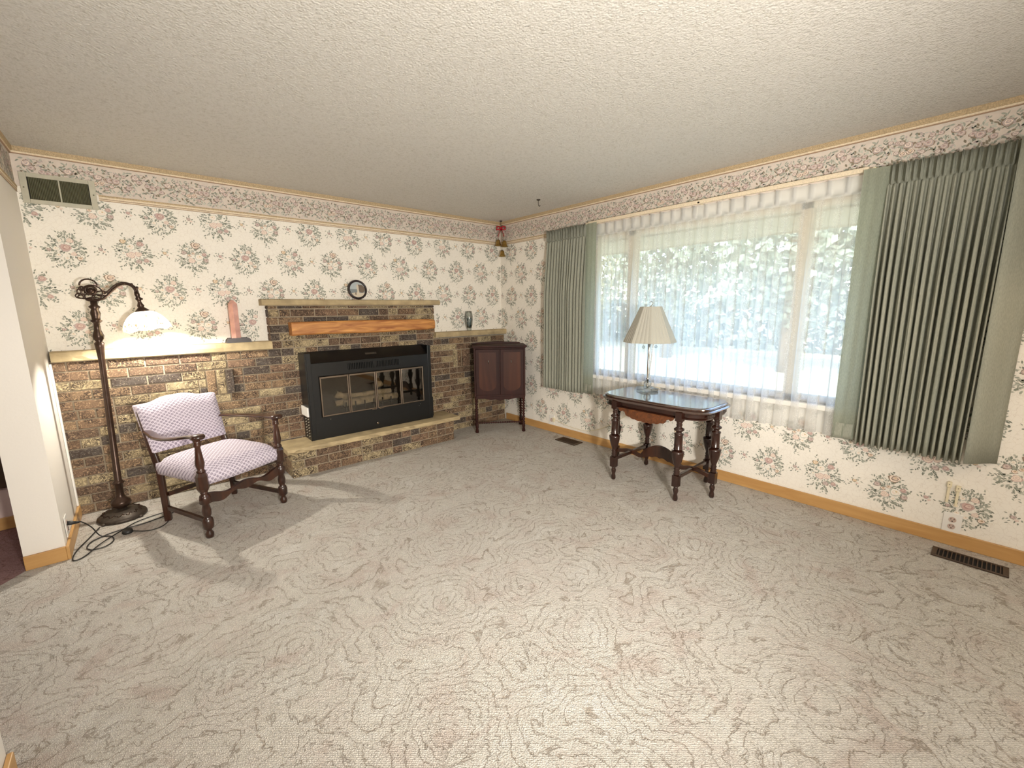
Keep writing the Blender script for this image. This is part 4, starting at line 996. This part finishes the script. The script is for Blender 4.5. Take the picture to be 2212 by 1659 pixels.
# ------------------------------------------------------------------ corner cabinet (music cabinet)
t = thing('music_cabinet', 'dark red two-door cabinet on spool-turned legs standing in the corner', 'cabinet', (-.4615, -.5165, 0), math.atan2(-.345, .478))
hw = .290; D = .335   # front at y=0, back at y=+D
b = MB().b2((-hw, 0, .425), (-hw+.018, D, .985)).b2((hw-.018, 0, .425), (hw, D, .985)).b2((-hw+.018, D-.012, .425), (hw-.018, D, .985)).b2((-hw+.018, .0, .425), (hw-.018, D-.012, .445)).b2((-hw+.018, 0, .965), (hw-.018, D-.012, .985))
b.b2((-.008, .004, .445), (.008, .02, .965))
obj('body', b, 'cabwood', t, bevel=.002)
obj('top', MB().b2((-hw-.018, -.018, .985), (hw+.018, D+.006, 1.003)).b2((-hw-.008, -.008, .975), (hw+.008, D, .985)), 'cabwood', t, bevel=.004)
obj('back_rail', MB().prism([(-hw+.02, 1.003), (hw-.02, 1.003), (hw-.03, 1.015), (.1, 1.02), (0, 1.03), (-.1, 1.02), (-hw+.03, 1.015)], 'y', D-.016, D-.002), 'cabwood', t)
for s_ in (-1, 1):
    x0, x1 = (-.270, -.006) if s_ < 0 else (.006, .270)
    d = obj('door', MB().b2((x0, -.010, .447), (x1, .004, .963)), 'cabwood', t, bevel=.002)
    cx = (x0+x1)/2; ol = [(x0+.035, .93), (x0+.035, .56)]+[(cx+(x1-x0-.07)/2*math.cos(q), .56+.07*math.sin(q)) for q in [PI+PI*i/14 for i in range(1, 14)]]+[(x1-.035, .56), (x1-.035, .93)]
    obj('inlay_panel', MB().prism(ol, 'y', -.0125, -.0095), 'cabdoor', d)
    obj('pull', MB().tube([(cx-.01*s_, -.014, .845), (cx-.01*s_, -.020, .828), (cx-.01*s_, -.014, .805)], .0035, 6), 'chrome', d)
ap = [(-hw+.02, .425), (hw-.02, .425), (hw-.02, .405), (.17, .40), (.10, .385), (.05, .39), (0, .372), (-.05, .39), (-.10, .385), (-.17, .40), (-hw+.02, .405)]
obj('apron', MB().prism(ap, 'y', .0, .014), 'cabwood', t)
sp = [(.018, 0), (.021, .01), (.014, .05), (.018, .06), (.018, .10)]
z = .10
for i in range(9): sp += [(.011, z+.004), (.019, z+.016), (.011, z+.028)]; z += .031
sp += [(.018, z+.003), (.018, .425)]
for x in (-hw+.02, hw-.02):
    for y in (.02, D-.02): obj('leg', MB().lathe(sp, (x, y, 0), 14), 'cabwood', t)
sb = []
for i in range(19): sb += [(.006, -.25+i*.0265), (.0115, -.25+i*.0265+.013)]
obj('stretcher', MB().lathe(sb, (0, .02, .115), 10, rot=Matrix.Rotation(PI/2, 3, 'Y')), 'cabwood', t)
for x in (-hw+.02, hw-.02): obj('stretcher', MB().tube([(x, .03, .115), (x, D-.03, .115)], .009, 8), 'cabwood', t)

# ------------------------------------------------------------------ side table
t = thing('side_table', 'dark carved mahogany side table with six turned legs below the window', 'table', (-.395, -2.484, 0), 0)
def sup(a, b_, e, n=72, da=0): return [(math.copysign(abs(math.cos(q))**(2/e), math.cos(q))*(a+da), math.copysign(abs(math.sin(q))**(2/e), math.sin(q))*(b_+da)) for q in [2*PI*i/n for i in range(n)]]
def layered(levels, a, b_, e):
    mb = MB(); vs = []; n = 72
    for da, z in levels: vs += [(x, y, z) for x, y in sup(a, b_, e, n, da)]
    fs = [(j*n+i, j*n+(i+1) % n, (j+1)*n+(i+1) % n, (j+1)*n+i) for j in range(len(levels)-1) for i in range(n)]+[tuple(reversed(range(n))), tuple((len(levels)-1)*n+i for i in range(n))]
    return mb.add(vs, fs)
obj('table_top', layered([(-.02, .668), (0, .672), (.004, .680), (-.004, .686), (-.016, .690), (-.012, .696), (-.014, .702), (-.024, .706), (-.026, .710)], .273, .460, 4.8), 'mahogtop', t)
obj('apron', layered([(-.045, .615), (-.028, .618), (-.026, .628), (-.036, .633), (-.036, .655), (-.022, .660), (-.02, .668)], .273, .460, 4.8), 'mahog', t)
for s_ in (-1, 1):
    bd = MB()
    for i in range(34):
        x = -.15+.30*i/33
        yy_ = (.460-.024)*(1-abs(x/.249)**4.8)**(1/4.8)
        bd.b2((x-.0028, s_*yy_-.004, .634), (x+.0028, s_*yy_+.004, .656))
    obj('fluted_band', bd, 'mahog', t)
for s_ in (-1, 1):
    sk = []; n = 40
    for i in range(n+1):
        u = i/n; c = abs(2*u-1); y = -.235+.47*u
        z = .616-.066*(1-c**2.4)-.006*abs(math.sin(u*PI*9))+(.016 if .86 > c > .72 else 0)
        sk.append((y, z))
    sk = [(-.235, .620)]+sk+[(.235, .620)]
    b = MB().prism(sk, 'x', s_*.258-.007, s_*.258+.007); k = obj('skirt', b, 'burl', t, bevel=.002); k['label'] = 'amber burl skirt with scalloped edge'
TL = [(.014, 0), (.019, .012), (.018, .03), (.013, .05), (.019, .07), (.020, .085), (.014, .10), (.018, .112)]
for (x, y) in ((-.249, .273), (-.249, -.275), (.249, .273), (.249, -.275), (0, .432), (0, -.432)):
    b = MB().lathe(TL, (x, y, 0), 16)
    b.box((x, y, .155), (.046, .046, .085))
    b.lathe([(.018, .198), (.024, .206), (.018, .214), (.023, .224), (.017, .234), (.022, .246), (.017, .256), (.020, .272), (.032, .305), (.041, .345), (.044, .368), (.045, .378), (.034, .384), (.022, .392)], (x, y, 0), 18)
    b.lathe([(.031, .394), (.032, .400), (.029, .404), (.029, .500), (.033, .506), (.031, .514), (.018, .520), (.022, .530), (.036, .541), (.036, .549), (.020, .560), (.018, .566), (.022, .580), (.018, .590), (.022, .597), (.022, .605)], (x, y, 0), 18)
    b.box((x, y, .638), (.048, .048, .066))
    obj('leg', b, 'mahog', t)
for y in (.273, -.275): obj('stretcher', MB().b2((-.23, y-.012, .165), (.23, y+.012, .193)), 'mahog', t, bevel=.003)
up = []; dn = []; n = 60
for i in range(n+1):
    u = i/n; y = -.41+.82*u; c = abs(2*u-1)
    arch = max(0, 1-(c/.42)**2); w = .012*math.cos(c*9)
    zt = .186+w*(1 if c > .45 else .3)+.105*arch**.7; zb2 = .160+w*(1 if c > .45 else .3)+(.030*arch+.010*abs(math.sin(u*PI*12))*arch)
    up.append((y, zt)); dn.append((y, zb2))
obj('centre_stretcher', MB().prism(up+dn[::-1], 'x', -.010, .010), 'walnut', t, bevel=.002)

# ------------------------------------------------------------------ table lamp
t = thing('table_lamp', 'glass table lamp with pleated cream shade on the side table', 'table lamp', (-.268, -2.262, .7102), math.radians(-32))
obj('base', MB().box((0, 0, .013), (.135, .135, .026)), 'clear', t, bevel=.004)
obj('glass_ball', MB().sphere((0, 0, .058), .033, 12), 'clear', t)
obj('stem', MB().lathe([(.010, .026), (.007, .04), (.007, .09), (.016, .10), (.010, .108), (.0095, .30), (.011, .40), (.006, .41), (.006, .715)], (0, 0, 0), 14), 'chrome', t)
obj('harp', MB().tube(sm([(.008, 0, .115), (.030, 0, .33), (.035, 0, .395), (.012, 0, .42)], 4), .0035, 6), 'chrome', t)
vs = []; n = 288; lv = [(.212, .412), (.213, .418), (.088, .700), (.087, .706)]
mb = MB()
def oct_(q):
    w = PI/4; a_ = (q+w/2) % w-w/2; return math.cos(w/2)/math.cos(a_) if False else 1/(math.cos(a_)/math.cos(w/2))
for r, z in lv:
    for i in range(n):
        q = 2*PI*i/n; k = oct_(q)+.016*(abs(math.sin(q*18))-.5); vs.append((r*k*math.cos(q), r*k*math.sin(q), z))
mb.add(vs, [(j*n+i, j*n+(i+1) % n, (j+1)*n+(i+1) % n, (j+1)*n+i) for j in range(3) for i in range(n)])
obj('lamp_shade', mb, 'shade', t, solid=.002)
obj('finial', MB().tube(sm([(0, 0, .705), (.004, 0, .716), (.014, 0, .728), (.012, 0, .742), (-.004, 0, .746), (-.014, 0, .738)], 4), .0028, 6), 'chrome', t)
for x in (-.052, .060):
    obj('pull_chain', MB().tube([(x, .0, .43), (x, 0, .385)], .0012, 5).sphere((x, 0, .372), .0125, 8), 'clear', t)
cd = MB().tube(sm([(-.05, -2.26, .70), (-.03, -2.15, .60), (-.02, -1.95, .42), (-.014, -1.70, .24), (-.012, -1.48, .135), (-.012, -1.30, .112), (-.012, -1.10, .125), (-.014, -.99, .150), (-.012, -.935, .158)], 5), .003, 6)
b = cd; b.tube(sm([(-.20, -2.23, .716), (-.14, -2.13, .714), (-.115, -2.10, .714), (-.085, -2.14, .712), (-.05, -2.26, .70)], 4), .003, 6); b.b2((-.022, -.945, .125), (-.008, -.918, .172))
tag(obj('lamp_cord', b, 'ivory', bevel=0), 'thin pale cord drooping along the wallpaper from the table lamp', 'cord')

# ------------------------------------------------------------------ ceiling hooks, bells
def hook(x, y, lab):
    t = thing('ceiling_hook', lab, 'hook', (x, y, H))
    obj('cup', MB().lathe([(.006, -.012), (.018, -.004), (.018, 0)], (0, 0, 0), 14), 'iron', t)
    obj('screw_hook', MB().tube(sm([(0, 0, -.01), (0, 0, -.05), (.010, -.006, -.062), (.014, -.008, -.05)], 4), .003, 6), 'iron', t)
hook(-.432, -1.103, 'small black hook alone on the ceiling near the window')
hook(-.066, -.098, 'small black hook in the ceiling corner holding the bells')
t = thing('bell_ornament', 'three brass bells with red bow hanging in the ceiling corner', 'ornament', (-.066, -.098, 2.385))
b = MB(); X_ = Vector((.753, -.658, 0))
for s_ in (-1, 1):
    b.tube([(0, 0, -.03), tuple(X_*s_*.02+Vector((0, 0, -.012))), tuple(X_*s_*.048+Vector((0, 0, -.012))), tuple(X_*s_*.050+Vector((0, 0, -.045))), tuple(X_*s_*.02+Vector((0, 0, -.045))), (0, 0, -.03)], .019, 8, flat=.5)
    b.tube([(0, 0, -.035), tuple(X_*s_*.022+Vector((0, 0, -.08))), tuple(X_*s_*.036+Vector((0, 0, -.125)))], [.010, .013, .015], 8, flat=.3)
b.sphere((0, 0, -.03), .014, 8); obj('bow', b, 'red', t)
bp_ = [(.004, .072), (.014, .070), (.022, .062), (.025, .045), (.027, .028), (.034, .012), (.043, .002), (.042, 0), (.033, .010), (.02, .03), (.004, .06)]
for off, z in ((X_*-.036, -.232), (X_*.030+Vector((-.005, -.02, 0)), -.245), (X_*.006+Vector((-.01, -.02, 0)), -.358)):
    k = obj('bell', MB().lathe(bp_, tuple(off+Vector((0, 0, z))), 20, capt=False, capb=False), 'gold', t)
    obj('cord', MB().tube([(0, 0, -.04), tuple(off+Vector((0, 0, z+.07)))], .0018, 5), 'gold', t)

# ------------------------------------------------------------------ side room object
t = thing('wall_panel', 'dark brown wooden panel on the wall of the room beyond the opening', 'panel', (-4.9, -.02, .28))
obj('board', MB().b2((-5.6, -.035, .288), (-4.232, -.002, 1.60)), 'ventroom', t, True, bevel=.004)

# ------------------------------------------------------------------ added fill lamps, unseen (behind the camera and in the side room)
def fill_dome(x, y, lab, power, col=(1, .90, .76), dr=0):
    t = thing('ceiling_fill_light', lab, 'ceiling light', (x, y, H))
    obj('canopy', MB().lathe([(.05, -.03), (.06, 0)], (0, 0, 0), 28), 'gold', t)
    obj('stem', MB().lathe([(.01, -.24-dr), (.01, -.03)], (0, 0, 0), 10), 'gold', t)
    obj('glass_dome', MB().lathe([(.01, -.31), (.06, -.30), (.11, -.27), (.138, -.235), (.02, -.23)], (0, 0, -dr), 28), 'fill_dome', t)
    obj('metal_shade', MB().lathe([(.17, -.26), (.15, -.225), (.05, -.205), (.012, -.20)], (0, 0, -dr), 28, capb=False), 'gold', t)
    light('ceiling_fill_lamp', 'SPOT', (x, y, H-.40-dr), power, col, rot=(0, 0, 0), shadow_soft_size=.12, spot_size=math.radians(168), spot_blend=.25)
fill_dome(-2.75, -4.95, 'added pendant fill light, unseen, just behind the camera', 22, (1, .96, .90), .45)  # pendant put in to light the room from behind the camera
light('pendant_fill', 'POINT', (-2.75, -4.95, 1.50), 22, (1, .96, .90), shadow_soft_size=.12)  # bare point light added to lift the ceiling
fill_dome(-1.0, -5.1, 'added round fill light, unseen, giving warm light from behind the camera', 11, (1, .76, .52), .2)  # added out of view, warms the right end of the room
t = thing('fill_lamp', 'added black fill lamp on a stand behind the camera, turned towards the fireplace corner', 'floor lamp', (-3.15, -5.0, 0))  # stand lamp invented as main fill for ceiling and far corner
obj('base', MB().lathe([(.13, 0), (.13, .012), (.02, .025)], (0, 0, 0), 28), 'black', t)
obj('pole', MB().lathe([(.010, .02), (.010, 1.20)], (0, 0, 0), 12), 'black', t)
sd = Vector((-1.2, -.6, 1.75))-Vector((-3.15, -5.0, 1.25))
obj('lamp_shade', MB().lathe([(.03, -.09), (.055, -.06), (.085, .07)], (0, 0, 1.25), 24, rot=sd.to_track_quat('Z', 'Y').to_matrix(), capt=False), 'black', t)
light('fill_lamp_light', 'SPOT', Vector((-3.15, -5.0, 1.25))+sd.normalized()*.09, 300, (1, .945, .86), rot=sd.to_track_quat('-Z', 'Y').to_euler(), shadow_soft_size=.10, spot_size=math.radians(118), spot_blend=.75)
fill_dome(-5.6, -2.8, 'added round fill light in the side room, out of view', 34, (1, .92, .82))  # extra fill added beyond the opening
